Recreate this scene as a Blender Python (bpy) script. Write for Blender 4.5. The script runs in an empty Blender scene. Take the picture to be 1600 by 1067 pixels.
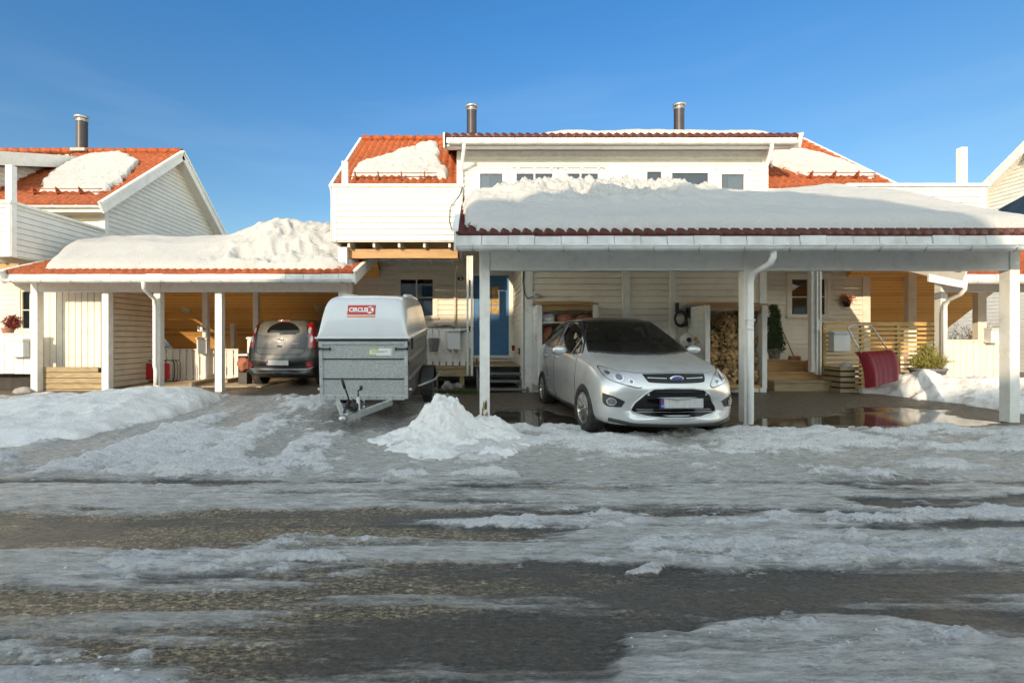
import bpy, bmesh, math, random
import numpy as np
from mathutils import Vector, Matrix, noise as mnoise
from mathutils.bvhtree import BVHTree
from mathutils.geometry import delaunay_2d_cdt
random.seed(7)
S = bpy.context.scene
R = math.radians
# ------------------------------------------------------------------ camera, sky, sun, exposure
F, CX, CY, H = 740.0, 730.0, 530.0, 1.25
cam_d = bpy.data.cameras.new('camera'); cam = bpy.data.objects.new('camera', cam_d)
S.collection.objects.link(cam); S.camera = cam
cam.location = (0, 0, H); cam.rotation_euler = (R(90), 0, 0)
cam_d.sensor_width = 36; cam_d.lens = 36*F/1600
cam_d.shift_x = (800-CX)/1600; cam_d.shift_y = -(533.5-CY)/1600
cam_d.clip_start = 0.05; cam_d.clip_end = 2000
SUN_EL, SUN_AZ = 15.0, 24.0
SKY_A = (.32,.57,.63); SKY_H = (.58,.54,.42); SKY_B = (5.7,3.0,1.45)
w = bpy.data.worlds.new('World'); S.world = w; w.use_nodes = True
nt = w.node_tree; nt.nodes.clear()
sky = nt.nodes.new('ShaderNodeTexSky'); sky.sky_type = 'NISHITA'; sky.sun_disc = False
sky.sun_elevation = R(SUN_EL); sky.sun_rotation = R(180+SUN_AZ)
sky.air_density = 1.0; sky.dust_density = 0.0; sky.ozone_density = 4.0; sky.altitude = 1500
bg = nt.nodes.new('ShaderNodeBackground'); bg.inputs[1].default_value = 0.15
wo = nt.nodes.new('ShaderNodeOutputWorld')
# clear deep blue away from the sun, boosted warm towards it to fill shade
tcw = nt.nodes.new('ShaderNodeTexCoord'); sxw = nt.nodes.new('ShaderNodeSeparateXYZ'); nt.links.new(tcw.outputs['Generated'], sxw.inputs[0])
mrw = nt.nodes.new('ShaderNodeMapRange'); mrw.interpolation_type = 'SMOOTHSTEP'; mrw.inputs['From Min'].default_value = .60; mrw.inputs['From Max'].default_value = -.15
nt.links.new(sxw.outputs['Y'], mrw.inputs[0])
mxw = nt.nodes.new('ShaderNodeMixRGB'); nt.links.new(mrw.outputs[0], mxw.inputs[0])
mrz = nt.nodes.new('ShaderNodeMapRange'); mrz.inputs['From Min'].default_value = .18; mrz.inputs['From Max'].default_value = .55; nt.links.new(sxw.outputs['Z'], mrz.inputs[0])
mxz = nt.nodes.new('ShaderNodeMixRGB'); nt.links.new(mrz.outputs[0], mxz.inputs[0]); mxz.inputs[1].default_value = (*SKY_H, 1); mxz.inputs[2].default_value = (*SKY_A, 1)
nt.links.new(mxz.outputs[0], mxw.inputs[1]); mxw.inputs[2].default_value = (*SKY_B, 1)
muw = nt.nodes.new('ShaderNodeVectorMath'); muw.operation = 'MULTIPLY'; nt.links.new(sky.outputs[0], muw.inputs[0]); nt.links.new(mxw.outputs[0], muw.inputs[1])
mpc = nt.nodes.new('ShaderNodeMapping'); mpc.inputs['Rotation'].default_value = (0, R(-28), 0); mpc.inputs['Scale'].default_value = (1.2, 1.2, 7); nt.links.new(tcw.outputs['Generated'], mpc.inputs[0])
nzc = nt.nodes.new('ShaderNodeTexNoise'); nzc.inputs['Scale'].default_value = 1.6; nzc.inputs['Detail'].default_value = 7; nt.links.new(mpc.outputs[0], nzc.inputs['Vector'])
rpc = nt.nodes.new('ShaderNodeMapRange'); rpc.inputs['From Min'].default_value = .56; rpc.inputs['From Max'].default_value = .85; rpc.inputs['To Max'].default_value = .08; nt.links.new(nzc.outputs[0], rpc.inputs[0])
mxc = nt.nodes.new('ShaderNodeMixRGB'); nt.links.new(rpc.outputs[0], mxc.inputs[0]); nt.links.new(muw.outputs[0], mxc.inputs[1]); mxc.inputs[2].default_value = (2.2, 2.6, 3.0, 1)
nt.links.new(mxc.outputs[0], bg.inputs[0]); nt.links.new(bg.outputs[0], wo.inputs[0])
sd = bpy.data.lights.new('sun', 'SUN'); so = bpy.data.objects.new('sun', sd); S.collection.objects.link(so)
sd.energy = 2.0; sd.angle = R(0.6); sd.color = (1.0, 0.80, 0.56)
ldir = Vector((math.sin(R(SUN_AZ))*math.cos(R(SUN_EL)), math.cos(R(SUN_AZ))*math.cos(R(SUN_EL)), -math.sin(R(SUN_EL))))
so.rotation_euler = ldir.to_track_quat('-Z', 'Y').to_euler(); so.location = (-10, -30, 20)
S.view_settings.view_transform = 'Standard'; S.view_settings.look = 'None'
S.view_settings.exposure = 1.35; S.view_settings.gamma = 1
S.cycles.max_bounces = 8
S.cycles.diffuse_bounces = 4
try: S.cycles.use_denoising = True
except Exception: pass

def P(px, py, D): return Vector(((px-CX)/F*D, D, H+(CY-py)/F*D))
def X_(px, D): return (px-CX)/F*D
def Z_(py, D): return H+(CY-py)/F*D
def onplane(px, py, D0, z0, s):
    k = (CY-py)/F
    D = (z0 - s*D0 - H)/(k - s)
    return ((px-CX)/F*D, D)
def ground_pt(px, py): 
    D = H*F/(py-CY); return ((px-CX)/F*D, D)

# ------------------------------------------------------------------ materials
MATS = {}
def nodemat(name):
    m = bpy.data.materials.new(name); m.use_nodes = True
    n = m.node_tree.nodes; l = m.node_tree.links
    return m, n, l, n['Principled BSDF']
def mat(name, col, rough=0.5, metal=0.0, var=0.12, vs=3.0, bump=0.0, bs=40.0, stretch=(1,1,1), spec=0.5, coat=0.0, dirt=None, trans=0.0, emit=None):
    m, n, l, b = nodemat(name)
    tc = n.new('ShaderNodeTexCoord'); mp = n.new('ShaderNodeMapping'); mp.inputs['Scale'].default_value = stretch
    l.new(tc.outputs['Object'], mp.inputs[0])
    nz = n.new('ShaderNodeTexNoise'); nz.inputs['Scale'].default_value = vs; nz.inputs['Detail'].default_value = 6
    l.new(mp.outputs[0], nz.inputs['Vector'])
    rp = n.new('ShaderNodeValToRGB')
    c = Vector(col[:3]); lo = c*(1-var); hi = c*(1+var)
    rp.color_ramp.elements[0].position = .3; rp.color_ramp.elements[1].position = .7
    rp.color_ramp.elements[0].color = (*lo, 1); rp.color_ramp.elements[1].color = (min(hi[0],1), min(hi[1],1), min(hi[2],1), 1)
    l.new(nz.outputs[0], rp.inputs[0])
    src = rp.outputs[0]
    if dirt:   # (colour, amount, scale)
        n2 = n.new('ShaderNodeTexNoise'); n2.inputs['Scale'].default_value = dirt[2]; n2.inputs['Detail'].default_value = 8
        l.new(mp.outputs[0], n2.inputs['Vector'])
        r2 = n.new('ShaderNodeValToRGB'); r2.color_ramp.elements[0].position = .48; r2.color_ramp.elements[1].position = .72
        r2.color_ramp.elements[0].color = (0,0,0,1); r2.color_ramp.elements[1].color = (dirt[1],)*3+(1,)
        l.new(n2.outputs[0], r2.inputs[0])
        mx = n.new('ShaderNodeMixRGB'); l.new(r2.outputs[0], mx.inputs[0]); l.new(src, mx.inputs[1]); mx.inputs[2].default_value = (*dirt[0], 1)
        src = mx.outputs[0]
    l.new(src, b.inputs['Base Color'])
    b.inputs['Roughness'].default_value = rough; b.inputs['Metallic'].default_value = metal
    b.inputs['Specular IOR Level'].default_value = spec; b.inputs['Coat Weight'].default_value = coat
    b.inputs['Coat Roughness'].default_value = .06
    if trans: b.inputs['Transmission Weight'].default_value = trans
    if emit: b.inputs['Emission Color'].default_value = (*emit[0], 1); b.inputs['Emission Strength'].default_value = emit[1]
    if bump:
        n3 = n.new('ShaderNodeTexNoise'); n3.inputs['Scale'].default_value = bs; n3.inputs['Detail'].default_value = 5
        l.new(mp.outputs[0], n3.inputs['Vector'])
        bp = n.new('ShaderNodeBump'); bp.inputs['Strength'].default_value = min(1, bump); bp.inputs['Distance'].default_value = .02
        l.new(n3.outputs[0], bp.inputs['Height']); l.new(bp.outputs[0], b.inputs['Normal'])
    MATS[name] = m
    return m
white = mat('white_paint', (.69,.67,.625), .55, var=.05, vs=2, bump=.12, bs=60, dirt=((.52,.50,.44), .35, 5))
cream = mat('cream_siding', (.78,.72,.61), .6, var=.05, vs=1.5, bump=.15, bs=70, dirt=((.5,.46,.38), .3, 4))
trim = mat('white_trim', (.76,.75,.71), .5, var=.04, vs=3, bump=.12, bs=60, dirt=((.5,.48,.42), .35, 8))
zinc = mat('gutter_metal', (.62,.63,.63), .45, var=.10, vs=4, bump=.1, bs=30, dirt=((.42,.38,.32), .55, 7))
flash = mat('flashing_metal', (.56,.57,.57), .5, var=.14, vs=5, bump=.1, bs=20, dirt=((.40,.37,.33), .6, 6))
pipe = mat('white_downpipe', (.72,.72,.71), .35, var=.05, vs=4, dirt=((.5,.48,.42), .3, 8))
tile_o = mat('orange_clay_tile', (.26,.062,.017), .6, spec=.25, var=.35, vs=9, bump=.25, bs=50, dirt=((.25,.06,.03), .6, 5))
tile_d = mat('dark_red_tile', (.075,.014,.010), .4, spec=.3, var=.35, vs=9, bump=.2, bs=50, dirt=((.07,.02,.018), .6, 5))
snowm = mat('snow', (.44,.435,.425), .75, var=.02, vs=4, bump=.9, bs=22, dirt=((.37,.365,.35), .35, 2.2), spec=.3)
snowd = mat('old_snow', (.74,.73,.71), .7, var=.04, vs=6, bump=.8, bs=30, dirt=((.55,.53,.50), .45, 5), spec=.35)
wood = mat('pine_wood', (.42,.24,.09), .55, var=.25, vs=3, stretch=(1,1,14), bump=.15, dirt=((.22,.12,.05), .5, 6))
woodg = mat('weathered_timber', (.36,.27,.15), .7, var=.3, vs=3, stretch=(1.5,1.5,16), bump=.3, dirt=((.16,.13,.08), .6, 4))
wooddk = mat('grey_timber', (.17,.17,.17), .7, var=.25, vs=3, stretch=(1.5,1.5,12), bump=.3)
black = mat('black_plastic', (.02,.02,.022), .45, var=.2, vs=10)
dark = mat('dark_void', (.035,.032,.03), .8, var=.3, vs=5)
rubber = mat('tyre_rubber', (.022,.022,.023), .8, var=.3, vs=20, bump=.4, bs=80, dirt=((.09,.08,.07), .5, 12))
steel = mat('grey_steel', (.45,.46,.47), .35, metal=.9, var=.1, vs=6)
chrome = mat('chrome', (.8,.8,.8), .12, metal=1, var=.03)
blue = mat('blue_door_paint', (.055,.17,.36), .42, var=.08, vs=4, bump=.1)
redp = mat('red_plastic', (.20,.008,.018), .42, var=.15, vs=6, bump=.1, bs=20)
pot = mat('terracotta', (.36,.15,.10), .7, var=.15, vs=8, bump=.2)
green = mat('conifer_needles', (.055,.10,.035), .6, var=.4, vs=14)
greeny = mat('yellow_green_needles', (.22,.20,.045), .6, var=.4, vs=12)
twig = mat('bare_twig', (.13,.085,.055), .8, var=.3, vs=8)
bark = mat('bark', (.11,.085,.06), .85, var=.3, vs=8, bump=.5)
heath = mat('red_heather', (.22,.035,.02), .7, var=.4, vs=20)
stone = mat('grey_stone', (.30,.29,.27), .8, var=.25, vs=7, bump=.5, bs=25)
sack = mat('brown_net_sack', (.33,.12,.07), .6, var=.35, vs=14, bump=.6, bs=30)
curtain = mat('white_curtain', (.7,.72,.75), .8, var=.08, vs=20, stretch=(6,1,.3))
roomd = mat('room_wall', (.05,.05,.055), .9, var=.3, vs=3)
ledm = mat('lamp_glass', (.75,.62,.40), .4)
moss = mat('grass_green', (.07,.10,.03), .9, var=.4, vs=20, bump=.5)

def boards_mat(name, col, period, axis='Y', gap=.05, rough=.5, var=.2, dk=.35):
    m, n, l, b = nodemat(name)
    tc = n.new('ShaderNodeTexCoord'); sp = n.new('ShaderNodeSeparateXYZ'); l.new(tc.outputs['Object'], sp.inputs[0])
    dv = n.new('ShaderNodeMath'); dv.operation = 'DIVIDE'; dv.inputs[1].default_value = period; l.new(sp.outputs[axis], dv.inputs[0])
    fr = n.new('ShaderNodeMath'); fr.operation = 'FRACT'; l.new(dv.outputs[0], fr.inputs[0])
    fl = n.new('ShaderNodeMath'); fl.operation = 'FLOOR'; l.new(dv.outputs[0], fl.inputs[0])
    wn = n.new('ShaderNodeTexWhiteNoise'); wn.noise_dimensions = '1D'; l.new(fl.outputs[0], wn.inputs['W'])
    lt = n.new('ShaderNodeMath'); lt.operation = 'LESS_THAN'; lt.inputs[1].default_value = gap; l.new(fr.outputs[0], lt.inputs[0])
    mp = n.new('ShaderNodeMapping'); mp.inputs['Scale'].default_value = (1.2, 9, 9) if axis != 'X' else (9, 1.2, 1.2); l.new(tc.outputs['Object'], mp.inputs[0])
    nz = n.new('ShaderNodeTexNoise'); nz.inputs['Scale'].default_value = 2.5; nz.inputs['Detail'].default_value = 6; l.new(mp.outputs[0], nz.inputs[0])
    # knots
    mk = n.new('ShaderNodeMapping'); mk.inputs['Scale'].default_value = (3, 1/period, 1/period); l.new(tc.outputs['Object'], mk.inputs[0])
    vo = n.new('ShaderNodeTexVoronoi'); vo.inputs['Scale'].default_value = 1.0; l.new(mk.outputs[0], vo.inputs['Vector'])
    kn = n.new('ShaderNodeMath'); kn.operation = 'LESS_THAN'; kn.inputs[1].default_value = .13; l.new(vo.outputs['Distance'], kn.inputs[0])
    ad = n.new('ShaderNodeMath'); ad.operation = 'ADD'; l.new(nz.outputs[0], ad.inputs[0]); l.new(wn.outputs[0], ad.inputs[1])
    rp = n.new('ShaderNodeValToRGB'); rp.color_ramp.elements[0].position = .4; rp.color_ramp.elements[1].position = 1.4/1.5
    c = Vector(col); rp.color_ramp.elements[0].color = (*(c*(1-var)), 1); rp.color_ramp.elements[1].color = (*(c*(1+var)), 1)
    l.new(ad.outputs[0], rp.inputs[0])
    m0 = n.new('ShaderNodeMixRGB'); km = n.new('ShaderNodeMath'); km.operation = 'MULTIPLY'; km.inputs[1].default_value = .6; l.new(kn.outputs[0], km.inputs[0])
    l.new(km.outputs[0], m0.inputs[0]); l.new(rp.outputs[0], m0.inputs[1]); m0.inputs[2].default_value = (*(c*.35), 1)
    mx = n.new('ShaderNodeMixRGB'); l.new(lt.outputs[0], mx.inputs[0]); l.new(m0.outputs[0], mx.inputs[1]); mx.inputs[2].default_value = (*(c*dk), 1)
    l.new(mx.outputs[0], b.inputs['Base Color']); b.inputs['Roughness'].default_value = rough
    bp = n.new('ShaderNodeBump'); bp.inputs['Strength'].default_value = .6; bp.inputs['Distance'].default_value = .01; bp.invert = True
    l.new(lt.outputs[0], bp.inputs['Height']); l.new(bp.outputs[0], b.inputs['Normal'])
    return m
ceilm = boards_mat('pine_ceiling_boards', (.98,.52,.15), .075, 'Z', gap=.10, dk=.4)

def glass_mat(name, col=(.02,.025,.03), rough=.03, refl=.5):
    m, n, l, b = nodemat(name)
    b.inputs['Base Color'].default_value = (*col, 1); b.inputs['Roughness'].default_value = rough
    b.inputs['Specular IOR Level'].default_value = .9; b.inputs['IOR'].default_value = 1.5
    tr = n.new('ShaderNodeBsdfTransparent'); tr.inputs[0].default_value = (.42,.47,.52,1)
    gl = n.new('ShaderNodeBsdfGlossy'); gl.inputs['Roughness'].default_value = rough
    lw = n.new('ShaderNodeLayerWeight'); lw.inputs[0].default_value = .35
    ad = n.new('ShaderNodeMath'); ad.operation = 'MULTIPLY_ADD'; ad.inputs[1].default_value = .8; ad.inputs[2].default_value = refl*.25; ad.use_clamp = True
    l.new(lw.outputs['Fresnel'], ad.inputs[0])
    mx = n.new('ShaderNodeMixShader'); l.new(ad.outputs[0], mx.inputs[0]); l.new(tr.outputs[0], mx.inputs[1]); l.new(gl.outputs[0], mx.inputs[2])
    l.new(mx.outputs[0], n['Material Output'].inputs[0])
    return m
pane_m = glass_mat('window_glass', refl=.3)
pane_d = mat('dark_glass', (.02,.03,.05), .06, var=.3, vs=3, spec=.6)

# ------------------------------------------------------------------ mesh builder
class MB:
    def __init__(s): s.v = []; s.f = []; s.m = []; s.sm = []
    def add(s, vs, fs, mi=0, smooth=False):
        o = len(s.v); s.v += [tuple(v) for v in vs]
        for f in fs: s.f.append(tuple(i+o for i in f)); s.m.append(mi); s.sm.append(smooth)
        return s
    def box(s, x0, x1, y0, y1, z0, z1, mi=0):
        v = [(x0,y0,z0),(x1,y0,z0),(x1,y1,z0),(x0,y1,z0),(x0,y0,z1),(x1,y0,z1),(x1,y1,z1),(x0,y1,z1)]
        return s.add(v, [(0,3,2,1),(4,5,6,7),(0,1,5,4),(1,2,6,5),(2,3,7,6),(3,0,4,7)], mi)
    def bar(s, p, q, a, b, mi=0, up=(0,0,1)):     # box along p->q, a wide across, b along up
        p = Vector(p); q = Vector(q); d = (q-p).normalized(); u = Vector(up)
        r = d.cross(u); 
        if r.length < 1e-4: r = d.cross(Vector((0,1,0)))
        r.normalize(); u = r.cross(d).normalized(); r = r*a/2; u = u*b/2
        v = [p-r-u, p+r-u, p+r+u, p-r+u, q-r-u, q+r-u, q+r+u, q-r+u]
        return s.add(v, [(0,1,2,3),(7,6,5,4),(0,4,5,1),(1,5,6,2),(2,6,7,3),(3,7,4,0)], mi)
    def tube(s, path, r, n=10, mi=0, cap=True, smooth=True):
        path = [Vector(p) for p in path]; rs = r if isinstance(r, (list, tuple)) else [r]*len(path)
        o = len(s.v); prev = None
        for i, p in enumerate(path):
            if i == 0: d = path[1]-p
            elif i == len(path)-1: d = p-path[i-1]
            else: d = (path[i+1]-p).normalized()+(p-path[i-1]).normalized()
            d.normalize()
            if prev is None:
                a = d.cross(Vector((0,0,1)))
                if a.length < .1: a = d.cross(Vector((0,1,0)))
            else: a = prev-d*prev.dot(d)
            a.normalize(); prev = a; b = d.cross(a)
            for k in range(n):
                t = 2*math.pi*k/n; s.v.append(tuple(p+(a*math.cos(t)+b*math.sin(t))*rs[i]))
        for i in range(len(path)-1):
            for k in range(n):
                k2 = (k+1) % n
                s.f.append((o+i*n+k, o+i*n+k2, o+(i+1)*n+k2, o+(i+1)*n+k)); s.m.append(mi); s.sm.append(smooth)
        if cap:
            s.f.append(tuple(o+k for k in range(n))[::-1]); s.m.append(mi); s.sm.append(False)
            s.f.append(tuple(o+(len(path)-1)*n+k for k in range(n))); s.m.append(mi); s.sm.append(False)
        return s
    def lathe(s, prof, c=(0,0,0), axis='Z', n=24, mi=0, smooth=True, closed=False):   # prof: (r, h)
        o = len(s.v); c = Vector(c)
        for r, h in prof:
            for k in range(n):
                t = 2*math.pi*k/n; a, b = r*math.cos(t), r*math.sin(t)
                v = (a,b,h) if axis == 'Z' else ((h,a,b) if axis == 'X' else (b,h,a))
                s.v.append(tuple(Vector(v)+c))
        m = len(prof)
        for i in range(m if closed else m-1):
            for k in range(n):
                k2 = (k+1) % n; i2 = (i+1) % m
                s.f.append((o+i*n+k, o+i*n+k2, o+i2*n+k2, o+i2*n+k)); s.m.append(mi); s.sm.append(smooth)
        return s
    def prism(s, poly, lo, hi, axis='Y', mi=0):    # poly 2D; axis Y: (x,z); axis X: (y,z); axis Z: (x,y)
        def mk(p, h): return (p[0],h,p[1]) if axis == 'Y' else ((h,p[0],p[1]) if axis == 'X' else (p[0],p[1],h))
        n = len(poly); o = [mk(p, lo) for p in poly]+[mk(p, hi) for p in poly]
        fs = [tuple(range(n)), tuple(range(2*n-1, n-1, -1))]+[(i, (i+1) % n+0, (i+1) % n+n, i+n)[::-1] for i in range(n)]
        return s.add(o, fs, mi)
    def blob(s, c, r, seed=0, amp=.25, n=2, mi=0, sc=(1,1,1)):
        bm = bmesh.new(); bmesh.ops.create_icosphere(bm, subdivisions=n, radius=1)
        vs = []
        for v in bm.verts:
            k = 1+amp*mnoise.noise(v.co*1.7+Vector((seed*3.1, seed, -seed)))
            vs.append((c[0]+v.co.x*r*k*sc[0], c[1]+v.co.y*r*k*sc[1], c[2]+v.co.z*r*k*sc[2]))
        fs = [tuple(x.index for x in f.verts) for f in bm.faces]; bm.free()
        return s.add(vs, fs, mi, True)
    def build(s, name, m, parent=None, local=False, fix=True, bevel=0):
        me = bpy.data.meshes.new(name)
        off = Vector((0,0,0))
        if parent is not None and not local:
            p = parent
            while p is not None: off += Vector(p.location); p = p.parent
        V = [(x-off.x, y-off.y, z-off.z) for x, y, z in s.v]
        me.from_pydata(V, [], s.f)
        for mm in (m if isinstance(m, (list, tuple)) else [m]): me.materials.append(mm)
        me.polygons.foreach_set('material_index', s.m); me.polygons.foreach_set('use_smooth', s.sm)
        if fix:
            bm = bmesh.new(); bm.from_mesh(me); bmesh.ops.recalc_face_normals(bm, faces=bm.faces); bm.to_mesh(me); bm.free()
        me.update()
        o = bpy.data.objects.new(name, me); S.collection.objects.link(o); o.parent = parent
        if bevel:
            b = o.modifiers.new('bevel', 'BEVEL'); b.width = bevel; b.segments = 2; b.limit_method = 'ANGLE'
        return o
def tag(o, label=None, cat=None, group=None, kind=None):
    if label: o['label'] = label
    if cat: o['category'] = cat
    if group: o['group'] = group
    if kind: o['kind'] = kind
    return o
def thing(name, label, cat, loc=(0,0,0), group=None, rz=0):
    o = bpy.data.objects.new(name, None); S.collection.objects.link(o); o.empty_display_size = .2
    o.location = loc; o.rotation_euler = (0,0,rz)
    return tag(o, label, cat, group)
def text(body, size, loc, rot, m, parent, name, extrude=.002, shear=0, bold=0, local=False):
    cu = bpy.data.curves.new(name, 'FONT'); cu.body = body; cu.size = size; cu.extrude = extrude; cu.align_x = 'CENTER'; cu.align_y = 'CENTER'
    cu.shear = shear; cu.offset = bold
    t = bpy.data.objects.new('tmp_text', cu); S.collection.objects.link(t)
    dg = bpy.context.evaluated_depsgraph_get(); me = bpy.data.meshes.new_from_object(t.evaluated_get(dg))
    bpy.data.objects.remove(t); M = Matrix.Translation(loc) @ (Matrix.Rotation(rot[2], 4, 'Z') @ Matrix.Rotation(rot[1], 4, 'Y') @ Matrix.Rotation(rot[0], 4, 'X'))
    me.transform(M)
    if not local:
        off = Vector((0,0,0)); p = parent
        while p is not None: off += Vector(p.location); p = p.parent
        me.transform(Matrix.Translation(-off))
    me.materials.clear(); me.materials.append(m)
    o = bpy.data.objects.new(name, me); S.collection.objects.link(o); o.parent = parent
    return o
# boards: rows of lapped boards over a polygon; frame: origin o, u axis, n outward normal
def scan(poly, t, horiz=True):
    xs = []
    n = len(poly)
    for i in range(n):
        a = poly[i]; b = poly[(i+1) % n]
        if not horiz: a = a[::-1]; b = b[::-1]
        if (a[1] <= t) != (b[1] <= t): xs.append(a[0]+(t-a[1])/(b[1]-a[1])*(b[0]-a[0]))
    xs.sort(); return [(xs[i], xs[i+1]) for i in range(0, len(xs)-1, 2)]
def siding(mb, poly, holes, origin, u, nrm, step=.134, mi=0, lip=.016, horiz=True, gap=.008):
    o = Vector(origin); u = Vector(u); nn = Vector(nrm); z = Vector((0,0,1))
    if not horiz: pts = [p[0] for p in poly]
    else: pts = [p[1] for p in poly]
    lo, hi = min(pts), max(pts); k = 0; t = lo
    def pt(a, b, d): return (o+u*a+z*b+nn*d) if horiz else (o+u*b+z*a+nn*d)
    while t < hi-1e-3:
        t1 = min(t+step, hi); e = (t1-t)*.02
        A = scan(poly, t+e, horiz); B = scan(poly, t1-e, horiz)
        if not A and B: A = B
        if not B and A: B = [((a+b)/2,)*2 for a, b in A]
        for (a0, a1), (b0, b1) in zip(A, B):
            segs = [(a0, a1, b0, b1)]
            tm = (t+t1)/2
            for hx0, hx1, hz0, hz1 in holes:
                if not horiz: hx0, hx1, hz0, hz1 = hz0, hz1, hx0, hx1
                if hz0 < tm < hz1:
                    ns = []
                    for (p0, p1, q0, q1) in segs:
                        if hx1 <= p0 or hx0 >= p1: ns.append((p0,p1,q0,q1)); continue
                        if hx0 > p0: ns.append((p0, hx0, q0, hx0))
                        if hx1 < p1: ns.append((hx1, p1, hx1, q1))
                    segs = ns
            for p0, p1, q0, q1 in segs:
                j = random.uniform(-.001, .001)
                if horiz:
                    v = [pt(p0,t,0), pt(p1,t,0), pt(p0,t+gap,0), pt(p1,t+gap,0), pt(p0,t+gap,lip+j), pt(p1,t+gap,lip+j), pt(q0,t1,lip*.35), pt(q1,t1,lip*.35), pt(q0,t1,0), pt(q1,t1,0)]
                else:
                    v = [pt(p0,t,0), pt(p1,t,0), pt(p0,t+gap,0), pt(p1,t+gap,0), pt(p0,t+gap,lip+j), pt(p1,t+gap,lip+j), pt(q0,t1,lip+j), pt(q1,t1,lip+j), pt(q0,t1,0), pt(q1,t1,0)]
                mb.add(v, [(0,1,3,2),(2,3,5,4),(4,5,7,6),(6,7,9,8)], mi)
        t = t1
    return mb
def tiles(mb, x0, x1, D0, z0, D1, z1, mi=0, L=.34, wv=.15, amp=.022, dirn=1):
    ln = math.hypot(D1-D0, z1-z0); n = max(1, round(ln/L)); nx = max(8, int((x1-x0)/wv*8))
    ux, uz = (D1-D0)/ln, (z1-z0)/ln; nrm = (-uz*(1 if ux > 0 else -1), abs(ux))
    xs = np.linspace(x0, x1, nx+1); ph = (xs-x0)/wv*2*math.pi
    wav = amp*(np.sin(ph)+.35*np.sin(2*ph+.6))
    rows = []
    for k in range(n):
        rows.append((k*ln/n, .038)); rows.append(((k+1)*ln/n, .0))
    vs = [];
    for x, h in zip(xs, wav): vs.append((x, D0+nrm[0]*(-.02), z0-.02))
    for s_, hh in rows:
        for x, h in zip(xs, wav):
            q = h+hh+.02; vs.append((x, D0+ux*s_+nrm[0]*q, z0+uz*s_+nrm[1]*q))
    m = nx+1; fs = [(r*m+i, r*m+i+1, (r+1)*m+i+1, (r+1)*m+i) for r in range(len(rows)) for i in range(nx)]
    mb.add(vs, fs, mi, True); return mb

# ------------------------------------------------------------------ numpy noise
def _h(ix, iy, seed):
    n = (ix*374761393+iy*668265263+seed*982451653) & 0xffffffff
    n = ((n ^ (n >> 13))*1274126177) & 0xffffffff
    return ((n ^ (n >> 16)) & 0xffff)/65535.0
def vnoise(x, y, seed=0):
    ix = np.floor(x).astype(np.int64); iy = np.floor(y).astype(np.int64)
    fx = x-ix; fy = y-iy; fx = fx*fx*fx*(fx*(fx*6-15)+10); fy = fy*fy*fy*(fy*(fy*6-15)+10)
    a = _h(ix,iy,seed); b = _h(ix+1,iy,seed); c = _h(ix,iy+1,seed); d = _h(ix+1,iy+1,seed)
    return (a*(1-fx)+b*fx)*(1-fy)+(c*(1-fx)+d*fx)*fy
def fbm(x, y, oct=5, seed=0, gain=.5, ridged=False):
    t = 0; a = 1; s = 0
    for o in range(oct):
        v = vnoise(x, y, seed+o*17)
        if ridged: v = 1-np.abs(2*v-1)
        t = t+a*v; s += a; a *= gain; x, y = x*1.93*.8+y*1.93*.6+5.2, -x*1.93*.6+y*1.93*.8+1.3
    return t/s
def sstep(a, b, x): t = np.clip((x-a)/(b-a), 0, 1); return t*t*(3-2*t)
def sdist(px, py, poly):      # signed distance, positive inside
    d = np.full(px.shape, 1e9); ins = np.zeros(px.shape, bool); n = len(poly)
    for i in range(n):
        ax, ay = poly[i]; bx, by = poly[(i+1) % n]; ex, ey = bx-ax, by-ay
        t = np.clip(((px-ax)*ex+(py-ay)*ey)/(ex*ex+ey*ey+1e-12), 0, 1)
        d = np.minimum(d, np.hypot(px-ax-t*ex, py-ay-t*ey))
        if abs(ey) > 1e-9:
            c = ((ay <= py) != (by <= py)) & (px < ax+(py-ay)/ey*ex); ins ^= c
    return np.where(ins, d, -d)
def grid_obj(name, XX, YY, ZZ, keep, mats, parent=None, attrs=None, smooth=True):
    ny, nx = XX.shape
    idx = np.arange(ny*nx).reshape(ny, nx)
    q = np.stack([idx[:-1,:-1], idx[:-1,1:], idx[1:,1:], idx[1:,:-1]], -1).reshape(-1, 4)
    if keep is not None:
        kk = keep.reshape(-1); q = q[kk[q].any(1)]
    used = np.unique(q); remap = -np.ones(ny*nx, np.int64); remap[used] = np.arange(len(used)); q = remap[q]
    V = np.stack([XX.ravel(), YY.ravel(), ZZ.ravel()], -1)[used]
    me = bpy.data.meshes.new(name); me.vertices.add(len(V)); me.vertices.foreach_set('co', V.astype(np.float32).ravel())
    me.loops.add(q.size); me.loops.foreach_set('vertex_index', q.ravel().astype(np.int32))
    me.polygons.add(len(q)); me.polygons.foreach_set('loop_start', (np.arange(len(q))*4).astype(np.int32)); me.polygons.foreach_set('loop_total', np.full(len(q), 4, np.int32))
    me.update(calc_edges=True); me.polygons.foreach_set('use_smooth', np.full(len(q), smooth))
    if attrs:
        for k, a in attrs.items():
            at = me.attributes.new(k, 'FLOAT', 'POINT'); at.data.foreach_set('value', a.ravel()[used].astype(np.float32))
    me.materials.append(mats); me.validate()
    o = bpy.data.objects.new(name, me); S.collection.objects.link(o); o.parent = parent
    return o
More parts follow.
